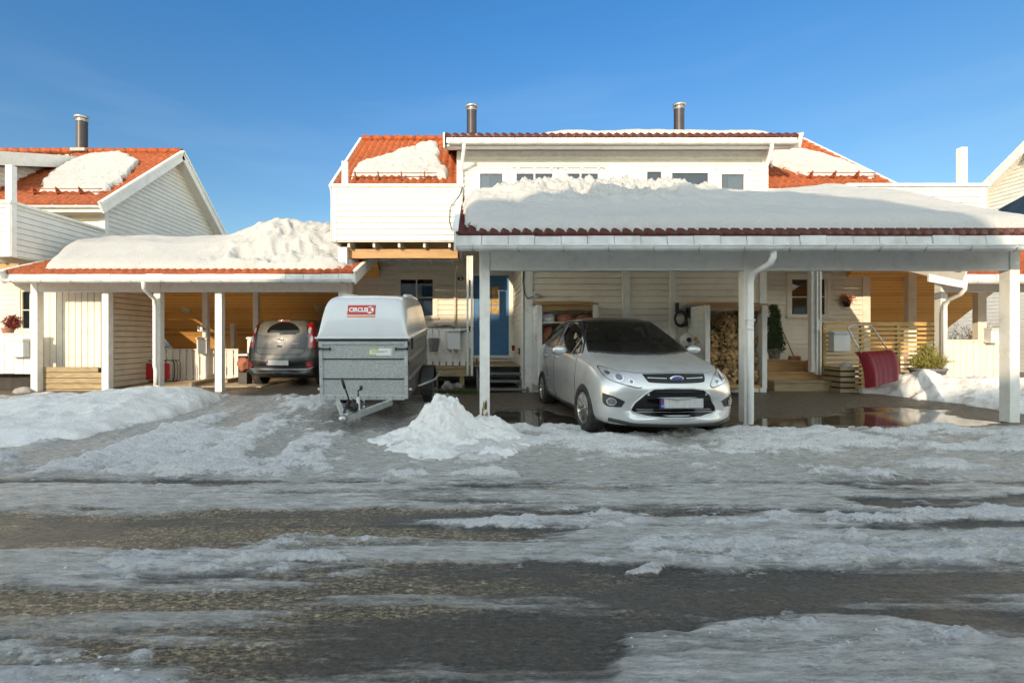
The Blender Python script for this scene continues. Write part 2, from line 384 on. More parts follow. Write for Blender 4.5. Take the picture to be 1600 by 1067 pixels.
def snow_patch(name, poly, base, thick, m=None, res=.04, edge=.25, lump=.0, ls=3.0, seed=1, edgenoise=.08, extra=None):
    px = [p[0] for p in poly]; py = [p[1] for p in poly]
    xs = np.arange(min(px)-.3, max(px)+.3, res); ys = np.arange(min(py)-.3, max(py)+.3, res)
    XX, YY = np.meshgrid(xs, ys)
    d = sdist(XX, YY, poly)+(fbm(XX*2.5, YY*2.5, 4, seed)-.5)*2*edgenoise
    e = np.sqrt(np.clip(d/edge, 0, 1)*(2-np.clip(d/edge, 0, 1)))
    th = thick(XX, YY) if callable(thick) else thick
    t = th*e
    t = t*(1+.18*(fbm(XX*1.1, YY*1.1, 3, seed+5)-.5)*2)
    if lump:
        L = fbm(XX*ls, YY*ls, 5, seed+9, .55, True)-.55
        lm = lump(XX, YY) if callable(lump) else lump
        t = t+L*lm*e
    if extra is not None: t = t+extra(XX, YY)*e
    B = base(XX, YY)
    ZZ = B+np.where(d > 0, t, -.05)
    return grid_obj(name, XX, YY, ZZ, d > 0, m or snowm)
# ------------------------------------------------------------------ ground
def gz(X, Y): return .045*np.clip(Y-8.2, 0, 2.6)+0*X
def gzp(x, y): return .045*min(max(y-8.2, 0), 2.6)
def ground_material():
    m, n, l, b = nodemat('icy_road_surface')
    def N(t, **k):
        q = n.new(t)
        for a, v in k.items(): setattr(q, a, v)
        return q
    def at(nm): q = N('ShaderNodeAttribute'); q.attribute_name = nm; return q.outputs['Fac']
    def math_(op, a, b_=None, c=None, cl=False):
        q = N('ShaderNodeMath', operation=op); q.use_clamp = cl
        for i, v in enumerate((a, b_, c)):
            if v is None: continue
            if isinstance(v, (int, float)): q.inputs[i].default_value = v
            else: l.new(v, q.inputs[i])
        return q.outputs[0]
    def mix(f, a, c):
        q = N('ShaderNodeMixRGB')
        for i, v in enumerate((f, a, c)):
            if isinstance(v, tuple): q.inputs[i].default_value = (*v, 1)
            elif isinstance(v, (int, float)): q.inputs[i].default_value = v if i == 0 else (v,v,v,1)
            else: l.new(v, q.inputs[i])
        return q.outputs[0]
    tc = N('ShaderNodeTexCoord').outputs['Object']
    def noise(sc, det=6, st=(1,1,1), rg=.6):
        mp = N('ShaderNodeMapping'); mp.inputs['Scale'].default_value = st; l.new(tc, mp.inputs[0])
        q = N('ShaderNodeTexNoise'); q.inputs['Scale'].default_value = sc; q.inputs['Detail'].default_value = det; q.inputs['Roughness'].default_value = rg
        l.new(mp.outputs[0], q.inputs['Vector']); return q.outputs[0]
    def ramp(v, a, c):
        q = N('ShaderNodeMapRange'); q.inputs['From Min'].default_value = a; q.inputs['From Max'].default_value = c; l.new(v, q.inputs[0]); return q.outputs[0]
    snow, ice, wet = at('snow'), at('ice'), at('wet')
    nf = noise(34, 6, (1,1.5,1), .7); nm = noise(8, 8, (1,1.8,1), .65); nst = noise(3.2, 8, (1,5.5,1), .65); nc = noise(120, 4, (.7,1.2,1))
    ns2 = noise(13, 7, (.55,2.6,1), .7); ngr = noise(50, 7, (.6,1.25,1), .82)
    vo = N('ShaderNodeTexVoronoi'); vo.inputs['Scale'].default_value = 48; mpv = N('ShaderNodeMapping'); mpv.inputs['Scale'].default_value = (.75,1.2,1); l.new(tc, mpv.inputs[0]); l.new(mpv.outputs[0], vo.inputs['Vector'])
    # asphalt: dark wet stones, gritty streaks; golden glints of the lit fronts painted in
    asp = mix(ramp(ngr, .35, .65), (.018,.019,.021), (.17,.168,.16))
    sep = N('ShaderNodeSeparateXYZ'); l.new(vo.outputs['Color'], sep.inputs[0])
    grit_glint = math_('MULTIPLY', ramp(ngr, .45, .60), ramp(math_('ADD', math_('ADD', math_('MULTIPLY', ns2, .6), math_('MULTIPLY', nst, .5)), math_('MULTIPLY', at('gold_glint'), .26)), .54, .74))
    asp = mix(grit_glint, asp, mix(ramp(at('gold_glint'), .05, .45), mix(sep.outputs[0], (.08,.085,.09), (.34,.35,.36)), mix(sep.outputs[0], (.24,.185,.115), (1.0,.80,.50))))
    # ice: grey, milky, darker where thin
    nfs = noise(11, 7, (.8,5.0,1), .7); slush = at('slush')
    icec = mix(ramp(nst, .36, .64), (.42,.41,.39), (.95,.935,.905))
    icec = mix(math_('MULTIPLY', slush, .85), icec, mix(ramp(nm, .3, .7), (.30,.275,.235), (.72,.695,.64)))
    icec = mix(math_('MULTIPLY', ramp(nfs, .52, .40), .6), icec, (.24,.24,.24))
    icec = mix(math_('MULTIPLY', ramp(ns2, .40, .70), .6), icec, (.74,.74,.72))
    icec = mix(math_('MULTIPLY', ramp(nf, .42, .30), .55), icec, (.26,.26,.25))
    icec = mix(math_('MULTIPLY', ramp(ngr, .58, .70), .7), icec, (.82,.82,.82))
    sn = mix(ramp(nf, .3, .55), (.66,.66,.65), (.92,.92,.92))
    sv = math_('ADD', snow, math_('ADD', math_('MULTIPLY', math_('SUBTRACT', nf, .5), .9), math_('MULTIPLY', math_('SUBTRACT', nm, .5), .6)))
    sn_f = ramp(sv, .36, .58)
    ic_f = ramp(math_('ADD', ice, math_('MULTIPLY', math_('SUBTRACT', ns2, .5), .9)), .22, .78)
    cr = math_('MULTIPLY', ramp(nc, .60, .68), ramp(ice, .02, .6))
    col = mix(ic_f, asp, icec); col = mix(math_('MULTIPLY', cr, .6), col, (.8,.81,.82)); col = mix(sn_f, col, sn)
    col = mix(math_('MULTIPLY', wet, .8), col, (.02,.019,.017)) if False else col
    col = mix(math_('MULTIPLY', at('under'), ramp(math_('SUBTRACT', 1.0, snow), .5, 1)), col, mix(ramp(nf, .4, .6), mix(ramp(nm, .35, .65), (.045,.037,.028), (.13,.105,.075)), (.17,.14,.105)))
    col = mix(math_('MULTIPLY', wet, .75), col, (.025,.022,.018))
    l.new(col, b.inputs['Base Color'])
    ra = mix(ramp(nf, .3, .7), .10, .30); ra = mix(ic_f, ra, mix(ramp(ns2, .35, .65), .12, .45)); ra = mix(at('under'), ra, mix(ramp(nm, .35, .6), .22, .6)); ra = mix(wet, ra, .02); ra = mix(sn_f, ra, .8)
    l.new(ra, b.inputs['Roughness']); b.inputs['Specular IOR Level'].default_value = .5
    h = math_('MULTIPLY', ngr, .030)
    h = math_('ADD', h, math_('MULTIPLY', nf, .022))
    h = math_('ADD', h, math_('MULTIPLY', ns2, .034)); h = math_('ADD', h, math_('MULTIPLY', nfs, .030))
    h = math_('ADD', h, math_('MULTIPLY', nc, .004))
    h = math_('MULTIPLY', h, math_('SUBTRACT', 1.0, math_('MULTIPLY', wet, .99)))
    h = math_('MULTIPLY', h, math_('SUBTRACT', 1.0, math_('MULTIPLY', at('under'), .6)))
    bp = N('ShaderNodeBump'); bp.inputs['Strength'].default_value = 1.0; bp.inputs['Distance'].default_value = 1.0
    l.new(h, bp.inputs['Height']); l.new(bp.outputs[0], b.inputs['Normal'])
    return m
gm = ground_material()
GP = lambda pts: [ground_pt(x, y) for x, y in pts]
# measured patches of the street: (photo outline dropped on the ground, snow, ice, wet, soft edge in m)
PATCH = [
 ([(-900,757),(2600,757),(2600,800),(1000,800),(-900,801)], .0, .85, 0, .05),                  # smooth grey ice band
 ([(-900,803),(700,803),(1000,806),(900,826),(500,836),(-900,850)], 0, .0, 0, .10),            # wet strip
 ([(1340,782),(1450,777),(2600,776),(2600,797),(1400,799)], 0, .0, 0, .05),
 ([(450,838),(2600,800),(2600,905),(1560,900),(1100,905),(800,880),(600,893),(360,905),(150,895)], .15, .85, 0, .12),
 ([(640,812),(1600,797),(2600,797),(2600,818),(1200,818),(700,826)], .44, .9, 0, .05),
 ([(1000,842),(1300,835),(2600,832),(2600,880),(1400,886),(1120,880),(1000,870)], .50, .9, 0, .08),
 ([(130,878),(250,862),(330,858),(480,852),(590,862),(540,872),(420,872),(300,884),(160,895)], .62, .8, 0, .04),
 ([(-900,862),(150,862),(130,905),(0,908),(-900,912)], .1, .6, 0, .10),
 ([(905,905),(1180,912),(1400,905),(2600,895),(2600,1012),(1520,1000),(1380,985),(900,985),(760,950),(800,930)], 0, .08, .12, .12),
 ([(835,880),(900,876),(1040,880),(1080,893),(1000,904),(850,904)], 0, .05, .0, .05),
 ([(950,895),(1020,888),(1032,896),(960,902)], .85, .8, 0, .01),
 ([(980,1000),(1100,980),(1300,968),(1420,972),(1500,990),(1560,1010),(1900,1040),(2200,1150),(900,1150),(940,1060)], .12, .85, 0, .06),
 ([(-500,1012),(60,1008),(240,1012),(230,1030),(-500,1034)], .5, .7, 0, .03),
 ([(-900,1036),(150,1034),(260,1060),(240,1200),(-900,1200)], .25, .8, 0, .08),
 ([(700,1015),(820,1005),(930,1020),(980,1050),(960,1110),(740,1110)], 0, .0, .42, .05),
]
def ground_fields(XX, YY):
    n1 = fbm(XX*1.3, YY*3.5, 4, 3)-.5; n2 = fbm(XX*5, YY*11, 4, 11)-.5
    snow = np.zeros_like(XX); ice = np.full_like(XX, .20); wet = np.zeros_like(XX); chunk = np.zeros_like(XX)
    # ---- forecourt (behind the street): streaky packed snow and ice; ruts run along the depth on the left
    wx = XX+.35*(fbm(XX*.5, YY*.5, 3, 21)-.5)
    ruts = fbm(wx*1.9+.25*YY, YY*.55, 5, 31, .55); rut2 = fbm(XX*1.1, YY*2.6, 5, 37, .55)
    left = sstep(.6, -1.2, XX)
    st = ruts*left+rut2*(1-left)
    # rut pair running to the carport
    fsn = .12+3.4*(st-.50)*(.5+.5*left)+1.2*(st-.5)*(1-left)+.40*n2*2
    fore = sstep(4.05, 4.35, YY+.25*n1)
    # right snow strip 5.3..6.7, left berms 4.2..5.0
    strip = sstep(5.0, 5.5, YY+.5*n1)*sstep(6.9, 6.55, YY+.35*n1+.12*np.clip(XX,-2,9)*.2)
    fsn = fsn+.42*strip*sstep(-1.5, .5, XX)
    berm = sstep(4.2, 4.45, YY+.5*n1)*sstep(5.3, 4.8, YY+.5*n1)*sstep(-1.0, -2.2, XX)
    fsn = fsn+.35*berm+.16*sstep(-1,-3,XX)
    fsn = fsn-.22*sstep(5.2, 4.6, YY)*sstep(-1.5, 0, XX)
    # dark thawed ground round the trailer
    tr = np.exp(-(((XX+1.5)/.95)**2+((YY-7.6)/1.5)**2)**2); fsn = fsn-.9*tr
    under = sstep(6.72, 6.95, YY+.25*n1)*sstep(-.45, -.05, XX+.4*n1)       # beneath the carport: bare asphalt
    under2 = sstep(9.7, 10.2, YY+.3*n1)
    un = np.maximum(under, under2)
    snow = np.clip(fsn, 0, 1)*fore*(1-un); ice = ice*(1-fore)+fore*(.95-.55*tr)
    ice = ice*(1-un)+.0*un
    nx3 = fbm(XX*1.1, YY*10, 5, 15, .6)-.5
    for poly, s, i, w_, soft in PATCH:
        soft = soft*1.6
        d = sdist(XX, YY, GP(poly))+(.22*n1+.16*n2+.30*nx3)*np.clip(YY/2.6,.6,1.3)
        k = sstep(-soft, soft, d)
        snow = snow*(1-k)+s*k*(1+1.2*n2); ice = ice*(1-k)+i*k; wet = wet*(1-k)+w_*k
    cr = fbm(XX*7, YY*15, 4, 51, .6); snow = snow+.30*sstep(.58, .74, cr)*(ice > .3)*(1-un)
    streak = fbm(XX*.8, YY*8, 4, 61); ice = np.clip(ice+1.0*(streak-.48)*2*(1-fore), 0, 1)
    snow = snow+.55*(fbm(XX*1.0, YY*7, 5, 63, .62)-.46)*2*(ice > .4)*(1-un)
    gold_glint = np.clip(sstep(3.5, -1.5, XX)*sstep(4.3,3.9,YY)*(.55+1.2*(fbm(XX*.7, YY*4, 3, 65)-.5)*2), 0, 1)  # mask for the painted golden reflections of the sunlit houses
    # puddles under the carport
    for poly, soft in (([(1330,640),(1370,636),(1480,640),(1490,652),(1560,658),(1500,668),(1380,672),(1250,672),(1180,672),(1180,652),(1290,650)], .10),
                       ([(770,640),(850,640),(900,655),(920,668),(840,672),(780,668)], .10), ([(940,664),(1130,662),(1150,672),(960,676)], .08)):
        d = sdist(XX, YY, GP(poly))+.35*n1+.15*n2+.05; k = sstep(-.03, .06, d); wet = np.maximum(wet, k); snow = snow*(1-k); ice = ice*(1-k)
    snow = np.clip(snow, 0, 1); wet = np.clip(wet, 0, 1)
    lump = fbm(XX*4, YY*8, 6, 71, .58); fine = fbm(XX*15, YY*24, 5, 81, .65)
    hs = sstep(.30, .95, snow+.35*(lump-.5))
    Z = gz(XX, YY)+hs*fore*(1-un)*.05*np.clip(fbm(XX*2.2, YY*3.0, 5, 77, .6, True)-.45, -.1, .5)+.010*(fbm(XX*.7, YY*2.2, 3, 91)-.5)*(1-wet)+.020*sstep(.2,.8,ice)*(1-un)+hs*(.020+.065*(lump-.40)+.022*(fine-.5))
    Z = Z+(ice*.014*(fine-.5)+.008*(fine-.5))*(1-wet)*(1-.6*un)-.010*wet
    Z = Z+fore*(1-un)*.07*(st-.5)*2+.030*(fbm(XX*1.3, YY*9, 5, 97, .6)-.5)*(1-fore)*sstep(.1,.7,ice)
    global FLD; FLD = (gold_glint, un, np.clip(fore*(1-un)*(.55+1.4*(fbm(XX*.8, YY*.8, 4, 95)-.4)), 0, 1))
    return Z, snow, ice, wet
def strip_obj(name, xs, ys, label=None):
    XX, YY = np.meshgrid(xs, ys); Z, s, i, w_ = ground_fields(XX, YY)
    o = grid_obj(name, XX, YY, Z, None, gm, attrs={'snow': s, 'ice': i, 'wet': w_, 'gold_glint': FLD[0], 'under': FLD[1], 'slush': FLD[2]}); tag(o, kind='structure'); return o
xs = np.concatenate([np.arange(-60,-14,2.), np.arange(-14,-7,.06), np.arange(-7,-3,.028), np.arange(-3,3.4,.015), np.arange(3.4,8,.028), np.arange(8,14,.06), np.arange(14,62,2.)])
ysr = np.concatenate([np.arange(-40,.6,1.5), np.arange(.6,1.4,.05), np.arange(1.4,3.0,.013), np.arange(3.0,4.2,.017)])
ysd = np.concatenate([[ysr[-1]], np.arange(4.22,7.2,.024), np.arange(7.2,11,.05), np.arange(11,20,.5), [22,26,32]])
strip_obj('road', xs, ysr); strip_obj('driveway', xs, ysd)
# far ground and a low snowy rise behind the houses
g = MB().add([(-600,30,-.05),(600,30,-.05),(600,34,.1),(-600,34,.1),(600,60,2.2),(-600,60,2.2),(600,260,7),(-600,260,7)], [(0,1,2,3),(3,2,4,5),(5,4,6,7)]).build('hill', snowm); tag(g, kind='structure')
g = MB().add([(-600,-600,-.12),(600,-600,-.12),(600,31,-.12),(-600,31,-.12)], [(0,1,2,3)]).build('ground', snowd); tag(g, kind='structure')

# snow banks and piles (a pile is one thing)
def pile(name, poly, hfun, label, cat, seed, lump=.3, ls=4., edge=.3, en=.12, m=None, res=.03):
    o = snow_patch(name, poly, lambda X, Y: gz(X, Y)-.01, hfun, m or snowd, res=res, edge=edge, lump=lump, ls=ls, seed=seed, edgenoise=en)
    return tag(o, label, cat)
bank = [(-12,7.6),(-9.5,7.0),(-7,5.75),(-5.6,5.35),(-4.9,5.9),(-4.75,7.2),(-4.7,8.8),(-4.95,9.6),(-5.8,9.55),(-7.4,8.9),(-9,8.7),(-12,9.2)]
pile('snow_bank', bank, lambda X, Y: .14+.22*sstep(-10,-5.6,X)*sstep(6.0,8.6,Y), 'long smooth snow bank along the left edge of the driveway, before the carport posts', 'snow bank', 3, lump=.16, ls=1.6, edge=1.0, en=.15)
pile('snow_pile', [(-1.15,5.7),(-.95,5.2),(-.3,4.85),(.4,4.95),(.75,5.5),(.72,6.3),(.3,6.9),(-.45,7.0),(-.95,6.6)], lambda X, Y: .06+.33*np.exp(-(((X+.36)/.30)**2+((Y-6.2)/.38)**2)**1.3)+.15*np.exp(-(((X+.05)/.45)**2+((Y-6.05)/.42)**2)**1.4)+.07*np.exp(-(((X-.35)/.3)**2+((Y-6.3)/.3)**2)), 'lumpy pile of cleared snow beside the trailer, at the foot of the peeling carport post', 'snow pile', 5, lump=lambda X, Y: .10+.30*np.exp(-(((X+.1)/.6)**2+((Y-6.05)/.6)**2)), ls=4.6, edge=.45, en=.28, res=.016)
pile('snow_mound', [(8.4,10.35),(8.9,9.6),(9.2,8.8),(9.2,8.1),(9.6,7.5),(12.2,7.3),(12.6,10.7),(9.4,10.75)], lambda X, Y: .09+.36*np.exp(-(((X-9.45)/.55)**2+((Y-9.9)/.55)**2))+.36*np.exp(-(((X-10.8)/.9)**2+((Y-9.5)/.8)**2)), 'dirty mound of old snow beside the red snow scoop and behind the right carport post', 'snow mound', 8, lump=.22, ls=2.6, edge=.6, en=.25)

# loose crumbs of ice and snow lying on the street: nobody could count them
crumbm = mat('dirty_ice_crumb', (.50,.50,.49), .4, var=.2, vs=30); rdn = np.random.RandomState(5); bmc = bmesh.new(); bmesh.ops.create_icosphere(bmc, subdivisions=1, radius=1)
bvx = np.array([v.co[:] for v in bmc.verts]); bfc = [tuple(v.index for v in f.verts) for f in bmc.faces]; bmc.free()
def crumbs(name, n, xr, yr, dens, smin, smax, mm, seed):
    rs = np.random.RandomState(seed); X = rs.uniform(*xr, n*6); Y = yr[0]+(yr[1]-yr[0])*rs.random_sample(n*6)
    Z, s, i, w_ = ground_fields(X[None], Y[None]); p = dens(X, Y, s[0], i[0], w_[0]); k = np.nonzero(rs.random_sample(n*6) < p)[0][:n]
    b = MB(); nv = len(bvx); vs = []
    for q in k:
        r = smin+(smax-smin)*rs.random_sample()**4; V = bvx*(r*np.array([rs.uniform(.8,1.7), rs.uniform(.6,1.1), rs.uniform(.4,.8)]))*(1+.35*rs.randn(nv,1)*.6)
        V = V+np.array([X[q], Y[q], Z[0][q]+r*.15]); o = len(b.v); b.v += [tuple(v) for v in V]; b.f += [tuple(t+o for t in f) for f in bfc]
    b.m = [0]*len(b.f); b.sm = [False]*len(b.f)
    return tag(b.build(name, mm, fix=False), kind='stuff')
tag(crumbs('ice_crumbs', 9000, (-6,7.5), (1.6,6.8), lambda X, Y, s, i, w_: np.clip((s-.18)*1.4, 0, 1)*np.clip(2.2/Y, 0, 1)+.03*(i > .4), .003, .009, crumbm, 3), 'small crumbs of ice and snow scattered along the icy street')
# ------------------------------------------------------------------ houses
SL = .77
def window(parent, x0, x1, z0, z1, y, mull=(), hor=(), fr=.05, casing=.09, frame_m=None, room=.5, cur=None, glass=None, sill=True):
    """front facing window at depth y; mull / hor are fractions of the opening"""
    fm = frame_m or trim
    b = MB()
    c = casing
    b.box(x0-c, x1+c, y-.035, y, z1, z1+c); b.box(x0-c, x0, y-.035, y, z0, z1); b.box(x1, x1+c, y-.035, y, z0, z1)
    b.box(x0-c-.03, x1+c+.03, y-.06, y, z1+c, z1+c+.03)
    f = b.build('window', fm, parent)
    b = MB(); yy = y-.018
    b.box(x0, x0+fr, yy, y+.05, z0, z1); b.box(x1-fr, x1, yy, y+.05, z0, z1); b.box(x0+fr, x1-fr, yy, y+.05, z0, z0+fr); b.box(x0+fr, x1-fr, yy, y+.05, z1-fr, z1)
    for t in mull: xx = x0+(x1-x0)*t; b.box(xx-.018, xx+.018, yy+.004, y+.045, z0+fr, z1-fr)
    for t in hor: zz = z0+(z1-z0)*t; b.box(x0+fr, x1-fr, yy+.006, y+.043, zz-.012, zz+.012)
    b.build('frame', fm, f)
    if sill: MB().box(x0-c-.03, x1+c+.03, y-.07, y, z0-.05, z0).build('sill', fm, f)
    MB().box(x0+fr, x1-fr, y+.02, y+.026, z0+fr, z1-fr).build('pane', glass or pane_m, f)
    # reveal and room
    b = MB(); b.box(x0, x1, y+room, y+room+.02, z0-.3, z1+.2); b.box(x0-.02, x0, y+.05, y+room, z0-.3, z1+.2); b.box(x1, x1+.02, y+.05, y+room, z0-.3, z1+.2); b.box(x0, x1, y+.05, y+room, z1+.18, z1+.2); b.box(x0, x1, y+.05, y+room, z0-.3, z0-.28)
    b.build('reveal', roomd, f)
    for a, c_ in (cur or []):
        q = MB(); n = 18; xa = x0+(x1-x0)*a; xb = x0+(x1-x0)*c_
        vs = []; 
        for i in range(n+1):
            x = xa+(xb-xa)*i/n; yv = y+.10+.02*math.sin(i*2.1)
            vs += [(x, yv, z0+.03), (x, yv, z1-.03)]
        q.add(vs, [(2*i,2*i+2,2*i+3,2*i+1) for i in range(n)], 0, True); q.build('curtain', curtain, f)
    return f
def chimney(parent, x, z0, z1, D=15.9, r=.165, cap=True):
    b = MB(); b.lathe([(r,z0),(r,z1-.16)], (x,D,0), n=20); c = b.build('chimney', chim, parent)
    b = MB(); b.lathe([(r*1.05,z1-.17),(r*1.05,z1-.13),(r*.8,z1-.12),(r*.8,z1-.07),(r*1.28,z1-.065),(r*1.28,z1),(0,z1+.01)], (x,D,0), n=20); b.build('chimney_cap', steel, c)
    b = MB(); b.box(x-.24, x+.24, D-.2, D+.1, z0+.0, z0+.10); b.build('flashing', stone, c)
chim = mat('chimney_pipe', (.030,.026,.032), .42, metal=.3, var=.15, vs=5)
def build_house(label, xl, xr, dz, dx0, dx1, chs, label_group, detail=True, ytop=15.9):
    hz = 7.95+dz; wl, wr = xl+.33, xr-.33; rz = lambda D: hz-SL*abs(D-15.9)
    h = thing('terraced_house', label, 'house', ((xl+xr)/2, 15.9, 0))
    D0, D1 = 12.9, 18.9
    # gable walls (boarded) and rear wall
    gp = [(D0,-.2),(D1,-.2),(D1,rz(D1)-.2),(15.9,hz-.2),(D0,rz(D0)-.2)]
    for x, s in ((wl,-1),(wr,1)):
        b = MB(); b.prism(gp, min(x,x-s*.1), max(x,x-s*.1), 'X')
        siding(b, gp, [], (x,0,0), (0,1,0), (s,0,0), .134); b.build('gable_wall', white, h)
        b = MB()
        for y in (D0,): b.box(min(x,x+s*.03)-.0, max(x,x+s*.03), y-.035, y+.10, -.2, rz(y)-.25)
        b.build('corner_board', trim, h)
    MB().box(wl+.1, wr-.1, D1-.1, D1, -.2, rz(D1)-.25).build('rear_wall', cream, h)
    # roof slabs
    b = MB()
    for e, q0, q1 in ((12.4, xl+.04, dx0), (12.4, dx1, xr-.04), (19.4, xl+.04, xr-.04)):
        zz = rz(e)
        b.add([(q0,15.9,hz-.03),(q1,15.9,hz-.03),(q1,e,zz-.03),(q0,e,zz-.03),(q0,15.9,hz-.2),(q1,15.9,hz-.2),(q1,e,zz-.2),(q0,e,zz-.2)],
              [(0,1,2,3),(7,6,5,4),(0,4,5,1),(1,5,6,2),(2,6,7,3),(3,7,4,0)])
    rf = b.build('roof', trim, h)
    for q0, q1 in ((xl+.05, dx0), (dx1, xr-.05)):
        b = MB(); tiles(b, q0, q1, 12.35, rz(12.35)-.02, 15.86, rz(15.86)-.02, wv=.2, amp=.026); b.build('roof_tiles', tile_o, rf)
    b = MB(); tiles(b, xl+.05, xr-.05, 19.45, rz(19.45)-.02, 15.94, rz(15.94)-.02, wv=.2, amp=.026); b.build('roof_tiles', tile_o, rf)
    b = MB(); n = int((xr-xl)/.36)
    for i in range(n):
        x = xl+.04+i*(xr-xl-.08)/n; b.tube([(x,15.9,hz+.045),(x+(xr-xl-.08)/n+.03,15.9,hz+.02)], [.115,.095], 8)
    b.build('ridge_tiles', tile_o, rf)
    # verge boards
    for x in (xl, xr):
        for e in (12.33, 19.47):
            b = MB(); b.bar((x, 15.9, hz-.10), (x, e, rz(e)-.10), .045, .30)
            b.bar((x+(.03 if x == xr else -.03), 15.9, hz+.02), (x+(.03 if x == xr else -.03), e, rz(e)+.02), .05, .08)
            b.build('verge_board', trim, rf)
    # soffit under the gable overhang is the slab; front gutter and fascia
    def gutter(x0, x1, y, z, par, r=.062):
        b = MB(); k = 10
        prof = [(y+r*math.cos(math.pi*i/k+math.pi), z+r*math.sin(math.pi*i/k+math.pi)) for i in range(k+1)]
        prof2 = [(y+(r-.008)*math.cos(math.pi*i/k+math.pi), z+.001+(r-.008)*math.sin(math.pi*i/k+math.pi)) for i in range(k+1)]
        b.prism(prof+prof2[::-1], x0, x1, 'X')
        x = x0+.3
        while x < x1: b.box(x-.012, x+.012, y-r-.006, y+r, z-.004, z+.012); b.tube([(x,y-r-.003,z+.01),(x,y-r*.8,z-r*.65),(x,y,z-r-.004)], .008, 5); x += .62
        return b.build('gutter', zinc, par)
    e = 12.4
    b = MB(); b.box(xl+.06, xr-.06, e+.03, e+.06, rz(e)-.24, rz(e)-.02); b.build('fascia', trim, h)
    for a, c in ((xl+.06, dx0-.05), (dx1+.05, xr-.06)): gutter(a, c, e-.05, rz(e)-.10, h)
    # front wall, ground and upper floor outside the dormer
    fz = 2.75
    return h, rz, gutter
# ---- centre house
XL, XR = -3.55, 11.24
hc, rz, gutter = build_house('white timber terraced house in the centre with blue door and wide boarded dormer', XL, XR, 0, -.20, 7.76, None, None)
wl, wr = XL+.33, XR-.33
WALL = 12.9
def front_wall(h, wl, wr, holes, ztop, y=WALL, z0=-.1, name='front_wall', m=None, step=.134):
    b = MB(); poly = [(wl,z0),(wr,z0),(wr,ztop),(wl,ztop)]
    siding(b, poly, holes, (0,y,0), (1,0,0), (0,-1,0), step)
    # backing with holes: strips
    zs = sorted(set([z0, ztop]+[v for hh in holes for v in hh[2:]])); 
    for a, c in zip(zs[:-1], zs[1:]):
        segs = [(wl, wr)]
        for hx0, hx1, hz0, hz1 in holes:
            if hz0 < (a+c)/2 < hz1:
                ns = []
                for p, q in segs:
                    if hx1 <= p or hx0 >= q: ns.append((p,q)); continue
                    if hx0 > p: ns.append((p,hx0))
                    if hx1 < q: ns.append((hx1,q))
                segs = ns
        for p, q in segs: b.box(p, q, y, y+.12, a, c)
    return b.build(name, m or cream, h)
# ground floor front wall: window left, door, window right
wA = (X_(623,WALL), X_(679,WALL), Z_(496,WALL), Z_(434,WALL))
dA = (X_(740,WALL), X_(795,WALL), Z_(555,WALL), Z_(431,WALL))
wB = (X_(1234,WALL), X_(1291,WALL), Z_(494,WALL), Z_(434,WALL))
front_wall(hc, wl, wr, [wA, dA, wB], 5.36)
window(hc, *wA, WALL, mull=(.5,), hor=(.5,), cur=[(.02,.32),(.68,.98)], frame_m=cream)
window(hc, *wB, WALL, mull=(.5,.82), hor=(.5,), frame_m=cream)
MB().box(wl-.04, wl+.16, WALL-.04, WALL, -.1, 3.3).build('corner_board', cream, hc); MB().box(wr-.16, wr+.04, WALL-.04, WALL, -.1, 3.3).build('corner_board', cream, hc)
# blue door
d = MB().box(dA[0], dA[1], WALL-.01, WALL+.04, dA[2], dA[3]).build('door', blue, hc)
cxm = (dA[0]+dA[1])/2; zt = dA[3]
b = MB()
for s in (-1,1):
    x0 = cxm+s*.30; b.box(x0-.05, x0+.05, WALL-.018, WALL-.009, dA[2]+.25, dA[2]+.95)
b.box(cxm-.06, cxm+.06, WALL-.018, WALL-.009, dA[2]+.25, dA[2]+.95); b.build('door_panel', blue, d)
b = MB(); gx0, gx1 = X_(756,WALL), X_(779.5,WALL); gz0, gz1 = Z_(491,WALL), Z_(448,WALL)
b.box(gx0-.03, gx1+.03, WALL-.022, WALL-.01, gz0-.03, gz0).box(gx0-.03, gx1+.03, WALL-.022, WALL-.01, gz1, gz1+.03).box(gx0-.03, gx0, WALL-.022, WALL-.01, gz0, gz1).box(gx1, gx1+.03, WALL-.022, WALL-.01, gz0, gz1)
for k in (1,2): b.box(gx0, gx1, WALL-.021, WALL-.01, gz0+(gz1-gz0)*k/3-.01, gz0+(gz1-gz0)*k/3+.01)
b.box((gx0+gx1)/2-.01, (gx0+gx1)/2+.01, WALL-.0212, WALL-.01, gz0, gz1); b.build('glazing_bars', blue, d)
MB().box(gx0, gx1, WALL-.014, WALL-.011, gz0, gz1).build('pane', mat('amber_glass', (.45,.30,.12), .12, var=.7, vs=4), d)
MB().tube([(dA[0]+.07,WALL-.012,dA[2]+1.02),(dA[0]+.07,WALL-.06,dA[2]+1.02),(dA[0]+.19,WALL-.06,dA[2]+1.02)], .011, 8).build('handle', chrome, d)
b = MB(); b.box(dA[0]-.10, dA[0]-.003, WALL-.05, WALL+.05, dA[2]-.02, zt+.10).box(dA[1]+.003, dA[1]+.12, WALL-.05, WALL+.05, dA[2]-.02, zt+.10).box(dA[0]-.003, dA[1]+.003, WALL-.05, WALL+.05, zt+.003, zt+.10).box(dA[0]-.1, dA[1]+.12, WALL-.07, WALL+.05, dA[2]-.08, dA[2]-.021)
b.build('door_frame', trim, hc)
